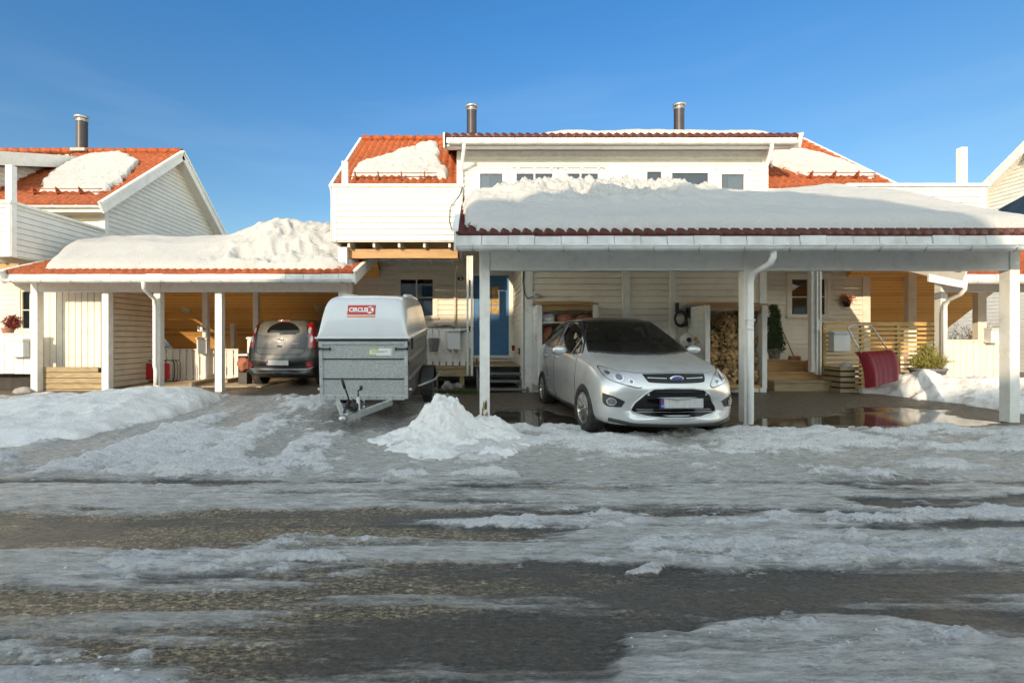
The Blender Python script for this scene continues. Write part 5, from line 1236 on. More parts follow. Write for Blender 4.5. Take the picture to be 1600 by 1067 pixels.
def patch(bvh, outline, axis, name, m, parent, off=.004, res=.03, depth=.0, side=1, rot=None):
    """drop a flat outline on the body along an axis: 'front' (x,z) from -y, 'rear' from +y, 'side' (y,z) from side*x, 'top' (x,y)"""
    xs = [p[0] for p in outline]; zs = [p[1] for p in outline]; pts = [Vector(p) for p in outline]; n = len(pts)
    ar = sum(outline[i][0]*outline[(i+1) % n][1]-outline[(i+1) % n][0]*outline[i][1] for i in range(n))
    if ar < 0: pts = pts[::-1]; outline = outline[::-1]
    X, Z = np.meshgrid(np.arange(min(xs)+res/2, max(xs), res), np.arange(min(zs)+res/2, max(zs), res))
    d = sdist(X, Z, outline); extra = [Vector((x, z)) for x, z, dd in zip(X.ravel(), Z.ravel(), d.ravel()) if dd > res*.4]
    v2, _, f2, *_ = delaunay_2d_cdt(pts+extra, [], [list(range(n))], 1, 1e-5)
    vs = []; miss = set()
    for p in v2:
        if axis == 'front': o_, dr = Vector((p.x,-3,p.y)), Vector((0,1,0))
        elif axis == 'rear': o_, dr = Vector((p.x,8,p.y)), Vector((0,-1,0))
        elif axis == 'side': o_, dr = Vector((side*3,p.x,p.y)), Vector((-side,0,0))
        else: o_, dr = Vector((p.x,p.y,4)), Vector((0,0,-1))
        h, nn, _, _ = bvh.ray_cast(o_, dr)
        if h is None: miss.add(len(vs)); h = Vector((0,0,0)); nn = -dr
        if nn.dot(dr) > 0: nn = -nn
        vs.append(h+nn*off)
    b = MB(); b.add(vs, [tuple(f) for f in f2 if not miss & set(f)], 0, True)
    o = b.build(name, m, parent, local=True)
    # face outward
    me = o.data; s = sum(p.normal.dot(dr)*p.area for p in me.polygons)
    if s > 0: me.flip_normals()
    if depth:
        so_ = o.modifiers.new('t', 'SOLIDIFY'); so_.thickness = depth; so_.offset = 0
    return o
def seam(bvh, path, axis, name, m, parent, w=.008, side=1, off=.003, k=8):
    pts = []
    for a, b_ in zip(path[:-1], path[1:]):
        for j in range(k): pts.append(Vector(a).lerp(Vector(b_), j/k))
    pts.append(Vector(path[-1])); V = []
    for p in pts:
        if axis == 'front': o_, dr = Vector((p.x,-3,p.y)), Vector((0,1,0))
        elif axis == 'rear': o_, dr = Vector((p.x,8,p.y)), Vector((0,-1,0))
        elif axis == 'side': o_, dr = Vector((side*3,p.x,p.y)), Vector((-side,0,0))
        else: o_, dr = Vector((p.x,p.y,4)), Vector((0,0,-1))
        h = bvh.ray_cast(o_, dr)[0]
        if h is not None: V.append(h-dr*off*.3)
    b = MB(); b.tube(V, w/2, 5); return b.build(name, m, parent, local=True)
def wheel(root, x, y, r, side, rimm, spokes=9, wd=.205, steer=0):
    """side = +1 wheel faces +x"""
    b = MB(); h = wd/2
    b.lathe([(r*.66,-h),(r*.93,-h*1.02),(r*.985,-h*.88),(r,-h*.6),(r,h*.6),(r*.985,h*.88),(r*.93,h*1.02),(r*.66,h)], (0,0,0), 'X', n=48, closed=True)
    M = Matrix.Translation((x,y,r)) @ Matrix.Rotation(steer, 4, 'Z')
    b.v = [tuple(M @ Vector(v)) for v in b.v]
    w_ = b.build('wheel', rubber, root, local=True)
    b = MB(); s = side
    b.lathe([(r*.66,s*h*.95),(r*.685,s*h*1.0),(r*.63,s*h*.9),(r*.60,s*h*.2),(r*.60,-s*h)], (0,0,0), 'X', n=40)
    b.lathe([(0,s*h*.78),(r*.10,s*h*.78),(r*.14,s*h*.66),(r*.16,s*h*.45)], (0,0,0), 'X', n=20)
    for i in range(spokes):
        for dd in (-.10, .10):
            a = 2*math.pi*i/spokes; a2 = a+dd*1.15
            p = Vector((s*h*.62, r*.10*math.cos(a), r*.10*math.sin(a))); q = Vector((s*h*.80, r*.635*math.cos(a2), r*.635*math.sin(a2)))
            b.bar(p, q, r*.055, r*.07, up=(1,0,0))
    b.v = [tuple(M @ Vector(v)) for v in b.v]; b.build('rim', rimm, w_, local=True)
    b = MB(); b.lathe([(0,s*h*.25),(r*.5,s*h*.25),(r*.5,s*h*.05),(r*.6,-s*h*.2),(0,-s*h*.2)], (0,0,0), 'X', n=30); b.v = [tuple(M @ Vector(v)) for v in b.v]; b.build('brake_disc', dark, w_, local=True)
    return w_

# ---- silver people carrier
car = thing('parked_car', 'silver five-door car with a black roof, parked nose out under the central carport', 'car', (2.52, 5.62, 0), rz=R(2.9))
ST = [(.00,.60,.53,.66,.46,.27), (.02,.70,.62,.76,.56,.23), (.07,.79,.70,.83,.62,.20), (.16,.855,.76,.87,.66,.18), (.34,.915,.83,.895,.70,.17), (.65,.985,.91,.908,.73,.17), (1.0,1.05,.965,.91,.745,.17),
      (1.17,1.10,.99,.91,.735,.17), (1.45,1.27,1.01,.912,.69,.17), (1.75,1.43,1.03,.914,.64,.17), (2.05,1.545,1.045,.914,.64,.17), (2.45,1.61,1.06,.914,.635,.17), (2.95,1.615,1.085,.912,.62,.17), (3.45,1.575,1.11,.905,.60,.17),
      (3.85,1.515,1.12,.885,.545,.18), (4.1,1.43,1.10,.86,.53,.22), (4.25,1.2,1.02,.83,.56,.26), (4.34,.98,.88,.80,.60,.28), (4.38,.75,.66,.76,.56,.30)]
def bend(y, x, z):
    q = abs(x)/.9; f = max(0, 1-y/2.4); c = .30*f*q**2.4
    r = max(0, (y-3.6)/.78); c -= .16*r*q**2.6
    # lower bumper tucked slightly, nose face rake
    if y < .3: c += .05*max(0, .5-z)*(1-y/.3)
    return c
body, bv = car_body('body', ST, car, silver, (.86, 3.51), .365, bend)
# front details (x to the viewer's right)
mir = lambda pts: [(-x, z) for x, z in pts]
carglass = glass_mat('tinted_car_glass', refl=.25)
ws = smooth_poly([(-.70,1.085),(-.35,1.055),(0,1.045),(.35,1.055),(.70,1.085),(.66,1.25),(.61,1.46),(.57,1.535),(.25,1.565),(0,1.57),(-.25,1.565),(-.57,1.535),(-.61,1.46),(-.66,1.25)], 5, (0,4,7,11))
patch(bv, ws, 'front', 'windscreen', carglass, car, .006, .05)
seam(bv, [(-.715,1.075),(-.66,1.25),(-.59,1.47),(-.55,1.545)], 'front', 'trim_strip', black, car, .022)
seam(bv, [(.715,1.075),(.66,1.25),(.59,1.47),(.55,1.545)], 'front', 'trim_strip', black, car, .022)
seam(bv, [(-.70,1.078),(-.35,1.047),(0,1.037),(.35,1.047),(.70,1.078)], 'front', 'scuttle', black, car, .04)
for s in (-1, 1):
    seam(bv, [(s*.02+.03,1.06),(s*.25+.06,1.075),(s*.30+.25,1.07)] if s < 0 else [(.15,1.055),(.40,1.075),(.60,1.085)], 'front', 'wiper', black, car, .016, off=.03)
patch(bv, smooth_poly([(-.52,2.02),(.52,2.02),(.50,2.9),(.48,3.6),(-.48,3.6),(-.50,2.9)], 4, (0,1,3,4)), 'top', 'glass_roof', gloss, car, .006, .08)
hl_ = [(.775,.895),(.69,.872),(.60,.84),(.50,.785),(.425,.705),(.445,.672),(.55,.69),(.65,.715),(.745,.755),(.785,.82)]
for s in (-1, 1):
    pts = [(x*s, z) for x, z in hl_]
    h_ = patch(bv, smooth_poly([(x*1.012-.004*s, (z-.78)*1.10+.78) for x, z in pts], 5), 'front', 'headlight', gloss, car, .004, .03)
    patch(bv, smooth_poly(pts, 5), 'front', 'lens', lampg, h_, .008, .03)
    for cx_, cz_, r_ in ((.645,.782,.050), (.53,.735,.030), (.735,.83,.022)):
        ring = [(s*cx_+r_*math.cos(t*math.pi/10), cz_+r_*math.sin(t*math.pi/10)) for t in range(20)]
        patch(bv, ring, 'front', 'projector', chrome, h_, .011, .03); patch(bv, [(s*cx_+(x-s*cx_)*.68, cz_+(z-cz_)*.68) for x, z in ring], 'front', 'bulb', lensg, h_, .014, .03)
    fg = smooth_poly([(s*.82,.585),(s*.70,.545),(s*.60,.495),(s*.64,.425),(s*.78,.425),(s*.82,.47)], 3, (0,2,3,4))
    f_ = patch(bv, fg, 'front', 'fog_lamp', black, car, .004, .03)
    ring = [(s*.74+.048*math.cos(t*math.pi/10), .488+.048*math.sin(t*math.pi/10)) for t in range(20)]
    patch(bv, ring, 'front', 'bezel', chrome, f_, .012, .02); patch(bv, [(s*.74+(x-s*.74)*.75, .488+(z-.488)*.75) for x, z in ring], 'front', 'bulb', lensg, f_, .016, .02)
ug = smooth_poly([(-.385,.825),(0,.832),(.385,.825),(.355,.755),(.30,.73),(0,.722),(-.30,.73),(-.355,.755)], 4, (0,2))
g_ = patch(bv, ug, 'front', 'upper_grille', gloss, car, .004, .03)
for sg in (((-.34,.785),(-.12,.778)), ((.12,.778),(.34,.785))): seam(bv, sg, 'front', 'chrome_bar', chrome, g_, .017)
seam(bv, [(-.33,.752),(0,.744),(.33,.752)], 'front', 'rib', black, g_, .008)
lg = smooth_poly([(-.30,.655),(0,.668),(.30,.655),(.42,.57),(.54,.40),(.50,.355),(.30,.315),(0,.305),(-.30,.315),(-.50,.355),(-.54,.40),(-.42,.57)], 4, (0,2,4,10))
l_ = patch(bv, lg, 'front', 'lower_grille', gloss, car, .004, .04)
seam(bv, lg[::3]+[lg[0]], 'front', 'surround', silver, l_, .022, k=2)
for zz in (.335,.365,.395,.62): seam(bv, [(-.49+abs(zz-.365)*.8,zz+.006),(0,zz),(.49-abs(zz-.365)*.8,zz+.006)], 'front', 'rib', black if zz > .6 else steel, l_, .011)
for xx in (-.16,.16): seam(bv, [(xx,.325),(xx,.405)], 'front', 'rib', black, l_, .012)
# badge, plate
yb = bv.ray_cast(Vector((0,-3,.778)), Vector((0,1,0)))[0].y
b = MB(); b.lathe([(0,-.016),(.06,-.014),(.074,-.006),(.076,.008)], (0,0,0), 'Y', n=32); b.v = [(x*1.12, y+yb-.004, z*.5+.778) for x, y, z in b.v]; bd = b.build('badge', chrome, car, local=True)
b = MB(); b.lathe([(0,-.019),(.058,-.0165),(.062,-.012)], (0,0,0), 'Y', n=32); b.v = [(x*1.12, y+yb-.004, z*.46+.778) for x, y, z in b.v]; b.build('oval', plateb, bd, local=True)
text('Ford', .058, (0,yb-.0245,.778), (R(90),0,0), chrome, bd, 'lettering', .0015, .35, .001, local=True)
def plate(par, bvh, cx_, cz_, axis, w_=.52, h_=.112):
    o_ = Vector((cx_,-3,cz_)) ; hh = min(bvh.ray_cast(Vector((cx_+dx,-3,cz_+dz)), Vector((0,1,0)))[0].y for dx in (-.15,0,.15) for dz in (-.04,.04))
    p = MB().box(cx_-w_/2-.008, cx_+w_/2+.008, hh-.022, hh-.002, cz_-h_/2-.012, cz_+h_/2+.006).build('number_plate', black, par, local=True, bevel=.004)
    MB().box(cx_-w_/2+.042, cx_+w_/2, hh-.028, hh-.0225, cz_-h_/2, cz_+h_/2).build('plate_face', platem, p, local=True)
    MB().box(cx_-w_/2, cx_-w_/2+.0415, hh-.028, hh-.0225, cz_-h_/2, cz_+h_/2).build('blue_band', plateb, p, local=True)
    text('N', .035, (cx_-w_/2+.021,hh-.0285,cz_-h_/2+.024), (R(90),0,0), signm, p, 'country_letter', .0006, local=True)
    MB().box(cx_-w_/2+.006, cx_-w_/2+.036, hh-.0288, hh-.0282, cz_+.012, cz_+.036).build('flag', redlamp, p, local=True)
    return p
plate(car, bv, .05, .485, 'front')
# bonnet seam, side seams
seam(bv, [(-.60,.862),(-.45,.838),(0,.846),(.45,.838),(.60,.862)], 'front', 'bonnet_seam', black, car, .007)
seam(bv, [(-.555,.62),(-.46,.62),(-.46,.605),(-.555,.605),(-.555,.62)], 'front', 'washer_cap', steel, car, .004)
seam(bv, [(-.76,.265),(-.5,.225),(0,.215),(.5,.225),(.76,.265)], 'front', 'lip', black, car, .05)
WIN = []
for s in (-1, 1):
    for nm, pts in (('quarter_window', [(1.34,1.045),(1.60,1.045),(1.585,1.235),(1.50,1.19)]),
                    ('front_window', [(1.66,1.055),(2.52,1.085),(2.50,1.515),(2.2,1.50),(1.92,1.435),(1.72,1.325),(1.655,1.27)]),
                    ('rear_window', [(2.60,1.09),(3.36,1.135),(3.40,1.20),(3.25,1.41),(3.05,1.475),(2.58,1.515)]),
                    ('rear_quarter_window', [(3.44,1.15),(3.86,1.215),(3.80,1.28),(3.60,1.375),(3.36,1.44),(3.34,1.39)])):
        o_ = [(y, z) for y, z in pts]; patch(bv, o_, 'side', nm, carglass, car, .006, .05, side=s); WIN.append(o_)
    seam(bv, [(1.30,1.03),(2.0,1.055),(2.6,1.075),(3.4,1.13),(3.9,1.20)], 'side', 'waist_strip', chrome, car, .012, side=s)
    seam(bv, [(1.28,1.05),(1.48,1.21),(1.66,1.33),(1.90,1.47),(2.2,1.535),(2.6,1.548),(3.05,1.51),(3.5,1.44),(3.9,1.24)], 'side', 'window_surround', black, car, .028, side=s)
    seam(bv, [(1.30,1.0),(1.25,.85),(1.27,.55),(1.33,.28)], 'side', 'door_seam', black, car, .007, side=s)
    seam(bv, [(2.56,1.06),(2.54,.7),(2.52,.28)], 'side', 'door_seam', black, car, .007, side=s)
    seam(bv, [(3.42,1.12),(3.30,.85),(3.05,.6),(3.0,.28)], 'side', 'door_seam', black, car, .007, side=s)
    seam(bv, [(1.33,.27),(2.2,.255),(3.0,.27)], 'side', 'sill_trim', black, car, .05, side=s)
    for y in (2.36, 3.20):
        h = bv.ray_cast(Vector((s*3,y,.965)), Vector((-s,0,0)))[0]; b = MB(); b.tube([(h.x,y-.10,.955),(h.x+s*.028,y-.08,.96),(h.x+s*.03,y+.06,.967),(h.x,y+.09,.968)], .014, 8); b.build('door_handle', silver, car, local=True)
    b = MB(); b.blob((s*1.04,1.62,1.085), .1, 3, .05, 3, sc=(1.15,.62,.72)); mr = b.build('mirror', silver, car, local=True)
    MB().box(s*1.04-.09, s*1.04+.09, 1.655, 1.672, 1.03, 1.145).build('mirror_glass', cglass, mr, local=True); b = MB(); b.bar((s*.88,1.62,1.05), (s*1.0,1.62,1.06), .06, .04); b.build('mirror_arm', black, mr, local=True)
    for y in (.86, 3.51): wheel(car, s*.815, y, .325, s, alloy, 10, steer=(R(4) if y < 1 else 0))
MB().box(-.75, .75, .4, 4.1, .20, .24).build('underbody', black, car, local=True)
# open the glass areas of the shell and fit the cabin
bm = bmesh.new(); bm.from_mesh(body.data); bm.faces.ensure_lookup_table()
fi = np.array([f.calc_center_median()[:] for f in bm.faces]); fn = np.array([f.normal[:] for f in bm.faces]); kill = set(); blk = set()
def vin(f, i0, i1, poly): return sdist(np.array([v.co[i0] for v in f.verts]), np.array([v.co[i1] for v in f.verts]), poly)
for k, f in enumerate(bm.faces):
    c_, n_ = fi[k], fn[k]
    if .9 < c_[1] < 2.25 and n_[1] < -.15 and c_[2] > 1.0:
        d_ = vin(f, 0, 2, ws)
        if (d_ > -.002).all(): kill.add(k)
        elif d_.max() > -.01: blk.add(k)
    if 1.3 < c_[1] < 3.95 and abs(n_[0]) > .4 and c_[2] > 1.0:
        for o_ in WIN[:4]:
            d_ = vin(f, 1, 2, o_)
            if (d_ > -.002).all(): kill.add(k)
            elif d_.max() > -.004: blk.add(k)
mi_ = 1 if len(body.data.materials) > 1 else 0
for k in blk: bm.faces[k].material_index = mi_
bmesh.ops.delete(bm, geom=[bm.faces[k] for k in kill], context='FACES'); bm.to_mesh(body.data); bm.free()
seatm = mat('grey_seat_fabric', (.07,.068,.065), .85, var=.3, vs=30)
MB().prism([(1.02,.90),(1.02,1.01),(1.25,1.03),(1.42,.99),(1.5,.80),(1.5,.60),(1.2,.6)], -.72, .72, 'X').build('dashboard', black, car, local=True)
for x in (-.36, .36):
    for y, nm in ((2.0,'front_seat'),(2.95,'rear_seat')):
        st_ = MB().box(x-.25, x+.25, y-.45, y+.08, .42, .62).prism([(y-.02,.58),(y+.12,.58),(y+.30,1.18),(y+.20,1.20)], x-.24, x+.24, 'X').build(nm, seatm, car, local=True, bevel=.04)
        MB().box(x-.13, x+.13, y+.20, y+.30, 1.21, 1.40).build('headrest', seatm, st_, local=True, bevel=.04)
b = MB(); rr = [(.36+.18*math.cos(t*math.pi/12), 1.56+.07*math.sin(t*math.pi/12), 1.0+.165*math.sin(t*math.pi/12)) for t in range(25)]
b.tube(rr, .016, 8); b.bar((.2,1.56,1.0), (.52,1.56,1.0), .05, .03); b.build('steering_wheel', black, car, local=True)
MB().box(-.12, .12, 1.93, 1.96, 1.42, 1.48).build('rear_view_mirror', black, car, local=True, bevel=.01)

# ---- dark boxy car, seen from behind
kia = thing('parked_car', 'dusty dark boxy car with red tail lights parked under the left carport, seen from behind', 'car', (X_(434,11.05), 11.05, .10), rz=R(-3))
SK = [(.00,.62,.55,.74,.62,.34), (.03,.74,.66,.80,.68,.30), (.08,.92,.80,.84,.70,.28), (.12,1.08,.92,.86,.75,.27), (.16,1.28,1.02,.87,.73,.26), (.22,1.48,1.06,.88,.71,.25), (.30,1.59,1.07,.885,.69,.24), (.50,1.64,1.07,.89,.68,.2), (1.2,1.655,1.05,.90,.68,.18),
      (2.2,1.64,1.02,.90,.67,.18), (2.7,1.50,1.0,.90,.66,.18), (3.05,1.25,.98,.90,.66,.18), (3.25,1.10,.96,.895,.72,.18), (3.7,1.02,.93,.88,.72,.18), (4.0,.95,.86,.84,.68,.20), (4.12,.75,.66,.76,.60,.24)]
def bendk(y, x, z):
    q = abs(x)/.9; f = max(0, 1-y/1.4); return .20*f*q**3-.2*max(0,(y-3.4)/.72)*q**2.5
kb, kv = car_body('body', SK, kia, darkp, (.82, 3.39), .36, bendk)
gl = smooth_poly([(-.60,1.27),(-.585,1.45),(-.55,1.56),(-.3,1.59),(0,1.595),(.3,1.59),(.55,1.56),(.585,1.45),(.60,1.27),(.3,1.235),(0,1.23),(-.3,1.235)], 4, (0,8))
rw = patch(kv, gl, 'front', 'rear_window', dglass, kia, .005, .05)
arc = [(-.33+.0,1.30)]+[(.05+.40*math.cos(R(a)), 1.29+.265*math.sin(R(a))) for a in range(170, 5, -8)]+[(.42,1.29),(.1,1.285)]
patch(kv, arc, 'front', 'wiped_arc', cglass, rw, .009, .04)
seam(kv, [(-.02,1.27),(.15,1.275),(.36,1.28)], 'front', 'wiper', black, kia, .03, off=.03)
for s in (-1, 1):
    tl = smooth_poly([(s*.63,1.56),(s*.69,1.51),(s*.76,1.32),(s*.80,1.12),(s*.79,.965),(s*.67,.945),(s*.655,1.08),(s*.65,1.2),(s*.63,1.35),(s*.605,1.48)], 3)
    t_ = patch(kv, tl, 'front', 'tail_light', redlamp, kia, .008, .03)
    for cz in (1.36, 1.15):
        patch(kv, [(s*.675+.032*math.cos(t*math.pi/8)+(1.3-cz)*.25*s, cz+.075*math.sin(t*math.pi/8)) for t in range(16)], 'front', 'reversing_lens', clearl, t_, .013, .03)
    ring = [(s*.70+.068*math.cos(t*math.pi/10), .56+.068*math.sin(t*math.pi/10)) for t in range(20)]
    f_ = patch(kv, [(s*.70+(x-s*.70)*1.25, .56+(z-.56)*1.25) for x, z in ring], 'front', 'reflector', black, kia, .006, .03); patch(kv, ring, 'front', 'lens', redlamp, f_, .012, .03)
    for y in (.82, 3.39): wheel(kia, s*.79, y, .325, s, steel, 5)
seam(kv, [(-.80,.50),(-.70,.455),(-.4,.44),(0,.438),(.4,.44),(.70,.455),(.80,.50)], 'front', 'bumper_strip', chrome, kia, .016)
seam(kv, [(-.60,1.21),(-.585,.86),(-.50,.80),(0,.79),(.50,.80),(.585,.86),(.60,1.21)], 'front', 'tailgate_seam', gloss, kia, .010)
seam(kv, [(-.585,.945),(-.3,.935),(.3,.935),(.585,.945)], 'front', 'tailgate_seam', gloss, kia, .008)
seam(kv, [(-.70,.705),(0,.685),(.70,.705)], 'front', 'bumper_seam', gloss, kia, .010)
seam(kv, [(-.16,1.595),(0,1.60),(.16,1.595)], 'front', 'brake_light', redlamp, kia, .03)
plate(kia, kv, 0, .60, 'front')
yk = kv.ray_cast(Vector((0,-3,1.13)), Vector((0,1,0)))[0].y
b = MB(); b.lathe([(.066,-.006),(.074,-.012),(.08,-.004)], (0,0,0), 'Y', n=30); b.v = [(x, y+yk-.004, z*.5+1.14) for x, y, z in b.v]; bd = b.build('badge', chrome, kia, local=True)
text('KIA', .05, (0,yk-.022,1.14), (R(90),0,0), chrome, bd, 'lettering', .002, 0, .001, local=True)
text('autofjord', .05, (.38,kv.ray_cast(Vector((.38,-3,1.05)), Vector((0,1,0)))[0].y-.008,1.05), (R(90),0,0), signm, kia, 'lettering', .002, 0, .0, local=True)
MB().tube([(0,.6,1.63),(-.01,.75,1.78)], .004, 6).build('aerial', black, kia, local=True)
MB().box(-.06, .06, -.02+kv.ray_cast(Vector((0,-3,.985)), Vector((0,1,0)))[0].y, kv.ray_cast(Vector((0,-3,.985)), Vector((0,1,0)))[0].y+.01, .965, 1.0).build('handle', gloss, kia, local=True, bevel=.01)

# ---- galvanised trailer with a white lid; nose tilted down
galv = None
def galv_mat():
    m, n, l, b = nodemat('galvanised_sheet'); tc = n.new('ShaderNodeTexCoord')
    mp = n.new('ShaderNodeMapping'); mp.inputs['Rotation'].default_value = (0, R(40), 0); mp.inputs['Scale'].default_value = (1,1,2.2); l.new(tc.outputs['Object'], mp.inputs[0])
    nz = n.new('ShaderNodeTexNoise'); nz.inputs['Scale'].default_value = 50; nz.inputs['Detail'].default_value = 4; nz.inputs['Distortion'].default_value = .8; l.new(mp.outputs[0], nz.inputs[0])
    rp = n.new('ShaderNodeValToRGB'); e = rp.color_ramp.elements; e[0].position = .42; e[0].color = (.33,.355,.35,1); e[1].position = .62; e[1].color = (.58,.60,.585,1); l.new(nz.outputs[0], rp.inputs[0])
    l.new(rp.outputs[0], b.inputs['Base Color']); b.inputs['Metallic'].default_value = .35; b.inputs['Roughness'].default_value = .5
    return m
galv = galv_mat(); galv2 = mat('galvanised_frame', (.50,.52,.51), .45, metal=.5, var=.15, vs=8)
alu = mat('trailer_side', (.30,.28,.26), .35, metal=.6, var=.12, vs=3, dirt=((.16,.13,.1), .5, 5))
lidw = mat('glossy_white_lid', (.64,.66,.68), .22, var=.03, coat=.5)
tr = thing('box_trailer', 'galvanised box trailer with a white hard lid and a red sticker, in the driveway', 'trailer', (0,0,0), rz=0)
TW, TL, TB, TT = .69, 2.75, .46, 1.36      # half width, length, floor, top (level)
def tbuild(b, name, m, par=None, **k): return b.build(name, m, par or tr, local=True, **k)
b = MB().box(-TW+.025, TW-.025, .004, .02, TB, TT-.03); fp = tbuild(b, 'front_panel', galv)
b = MB()
for z in (TB+.31, TB+.62): b.box(-TW+.03, TW-.03, -.008, .003, z-.009, z+.009)
tbuild(b, 'groove', dark, fp)
b = MB().box(-TW, -TW+.055, -.015, .03, TB, TT).box(TW-.055, TW, -.015, .03, TB, TT).box(-TW+.055, TW-.055, -.013, .03, TB-.02, TB+.055).box(-TW+.055, TW-.055, -.013, .03, TT-.055, TT)
tbuild(b, 'corner_frame', galv2, bevel=.004)
b = MB()
for x in [-.58+.13*i for i in range(10)]: b.lathe([(0,-.022),(.007,-.020),(.008,-.013)], (x,0,TB+.02), 'Y', 8)
for z in (TB+.2,TB+.5,TB+.8):
    for x in (-TW+.025, TW-.025): b.lathe([(0,-.024),(.007,-.022),(.008,-.015)], (x,0,z), 'Y', 8)
tbuild(b, 'bolts', black, fp)
for s in (-1, 1):
    b = MB(); pr = [(0,TB),(0,TB)]; zs = []; z = TB
    prof = [(s*TW, TB)]
    for k in range(3):
        z0_ = TB+k*.30; prof += [(s*(TW-.005), z0_+.02), (s*(TW-.005), z0_+.20), (s*(TW+.018), z0_+.24), (s*(TW+.018), z0_+.28)]
    prof += [(s*TW, TT)]
    vs = [(x, y, z) for x, z in prof for y in (.03, TL)]+[(x-s*.02, y, z) for x, z in prof for y in (.03, TL)]; n = len(prof)
    fs = [(2*i,2*i+1,2*i+3,2*i+2) for i in range(n-1)]+[(2*n+2*i,2*n+2*i+2,2*n+2*i+3,2*n+2*i+1) for i in range(n-1)]+[(0,2*n,2*n+1,1),(2*n-2,2*n-1,4*n-1,4*n-2)]
    b.add(vs, fs); tbuild(b, 'side_panel', alu)
    b = MB().box(s*TW-.03, s*TW+.03, .0, TL, TT+.001, TT+.035); tbuild(b, 'top_rail', galv2)
    # mudguard, wheel, side bar
    b = MB(); k = 14; pts = [(1.75+.43*math.cos(math.pi*i/k*1.12-.2), .33+.43*math.sin(math.pi*i/k*1.12-.2)) for i in range(k+1)]; pin = [(1.75+.405*math.cos(math.pi*i/k*1.12-.2), .33+.405*math.sin(math.pi*i/k*1.12-.2)) for i in range(k+1)]
    b.prism(pts+pin[::-1], min(s*.72,s*.95), max(s*.72,s*.95), 'X'); tbuild(b, 'mudguard', black)
    b = MB().tube([(s*.72,1.0,TB+.02),(s*1.0,1.25,TB+.10),(s*1.02,2.2,TB+.10),(s*.72,2.5,TB+.02)], .02, 8); tbuild(b, 'side_bar', galv2)
    wheel(tr, s*.83, 1.75, .31, s, steel, 6, .16)
    b = MB().box(s*TW+s*.0-(.055 if s<0 else 0), s*TW+(.055 if s>0 else 0), .05, .07, TB+.12, TB+.155); tbuild(b, 'marker_light', clearl, bevel=.005)
tbuild(MB().box(-TW, TW, TL-.02, TL, TB, TT), 'tail_panel', alu); tbuild(MB().box(-TW+.02, TW-.02, .03, TL-.03, TB, TB+.02), 'floor', alu)
# lid: lofted shell
def lid_prof(w_, z0_, h_):
    return [(-w_,z0_),(-w_*.995,z0_+.03),(-w_*.985,z0_+h_*.12),(-w_*.965,z0_+h_*.40),(-w_*.935,z0_+h_*.70),(-w_*.89,z0_+h_*.90),(-w_*.80,z0_+h_*.985),(-w_*.6,z0_+h_),(0,z0_+h_*1.02)]
rings = []
for y, w_, h_ in ((-.03,.725,.02),(-.03,.725,.08),(-.005,.715,.20),(.03,.705,.35),(.09,.695,.50),(.17,.69,.60),(.32,.69,.655),(.6,.69,.67),(1.4,.69,.67),(2.2,.69,.65),(2.5,.69,.57),(2.68,.70,.35),(2.76,.72,.06),(2.78,.735,.02)):
    p = lid_prof(w_/.0001*.0001 if True else w_, TT+.04, h_); rings.append([(x, y, z) for x, z in p]+[(-x, y, z) for x, z in p[::-1][1:]])
m_ = len(rings[0]); vs = [v for r_ in rings for v in r_]; fs = [(i*m_+k, i*m_+k+1, (i+1)*m_+k+1, (i+1)*m_+k) for i in range(len(rings)-1) for k in range(m_-1)]
b = MB(); b.add(vs, fs, 0, True); lid = tbuild(b, 'lid', lidw); sb = lid.modifiers.new('s', 'SUBSURF'); sb.levels = sb.render_levels = 2
dg = bpy.context.evaluated_depsgraph_get(); me = bpy.data.meshes.new_from_object(lid.evaluated_get(dg)); lid.modifiers.clear(); lid.data = me
lv = BVHTree.FromPolygons([v.co.copy() for v in me.vertices], [tuple(p.vertices) for p in me.polygons])
b = MB().box(-.745, .745, -.045, 2.79, TT+.036, TT+.062); tbuild(b, 'lid_rim', lidw, lid, bevel=.008)
b = MB().box(-.70, .70, -.035, -.02, TT+.01, TT+.034); tbuild(b, 'seal', black, lid)
for s in (-1,1):
    b = MB().tube([(s*.52,.9,TT+.70),(s*.52,1.7,TT+.705),(s*.52,2.4,TT+.66)], .035, 10); tbuild(b, 'lid_rib', lidw, lid)
    b = MB().box(s*.60-.09, s*.60+.09, -.032, -.016, TT-.13, TT-.11).box(s*.60-.10, s*.60-.08, -.036, -.014, TT-.145, TT-.095).box(s*.60+.08, s*.60+.10, -.036, -.014, TT-.145, TT-.095); tbuild(b, 'latch', black)
    b = MB().bar((s*.745,.12,TT+.03), (s*.73,.22,TT-.14), .03, .03); tbuild(b, 'catch', black)
redst = mat('sticker_red', (.50,.035,.03), .4, var=.04); orst = mat('sticker_orange', (.75,.22,.04), .4)
SX0, SX1, SZ0, SZ1 = -.25, .19, TT+.40, TT+.55
stk = patch(lv, [(SX0,SZ0),(SX1,SZ0),(SX1,SZ1),(SX0,SZ1)], 'front', 'sticker', redst, tr, .004, .04)
patch(lv, [(SX0,SZ0-.034),(SX1,SZ0-.034),(SX1,SZ0-.012),(SX0,SZ0-.012)], 'front', 'stripe', orst, stk, .004, .04)
patch(lv, [(SX0,SZ0-.012),(SX1,SZ0-.012),(SX1,SZ0-.0005),(SX0,SZ0-.0005)], 'front', 'stripe', signm, stk, .004, .04)
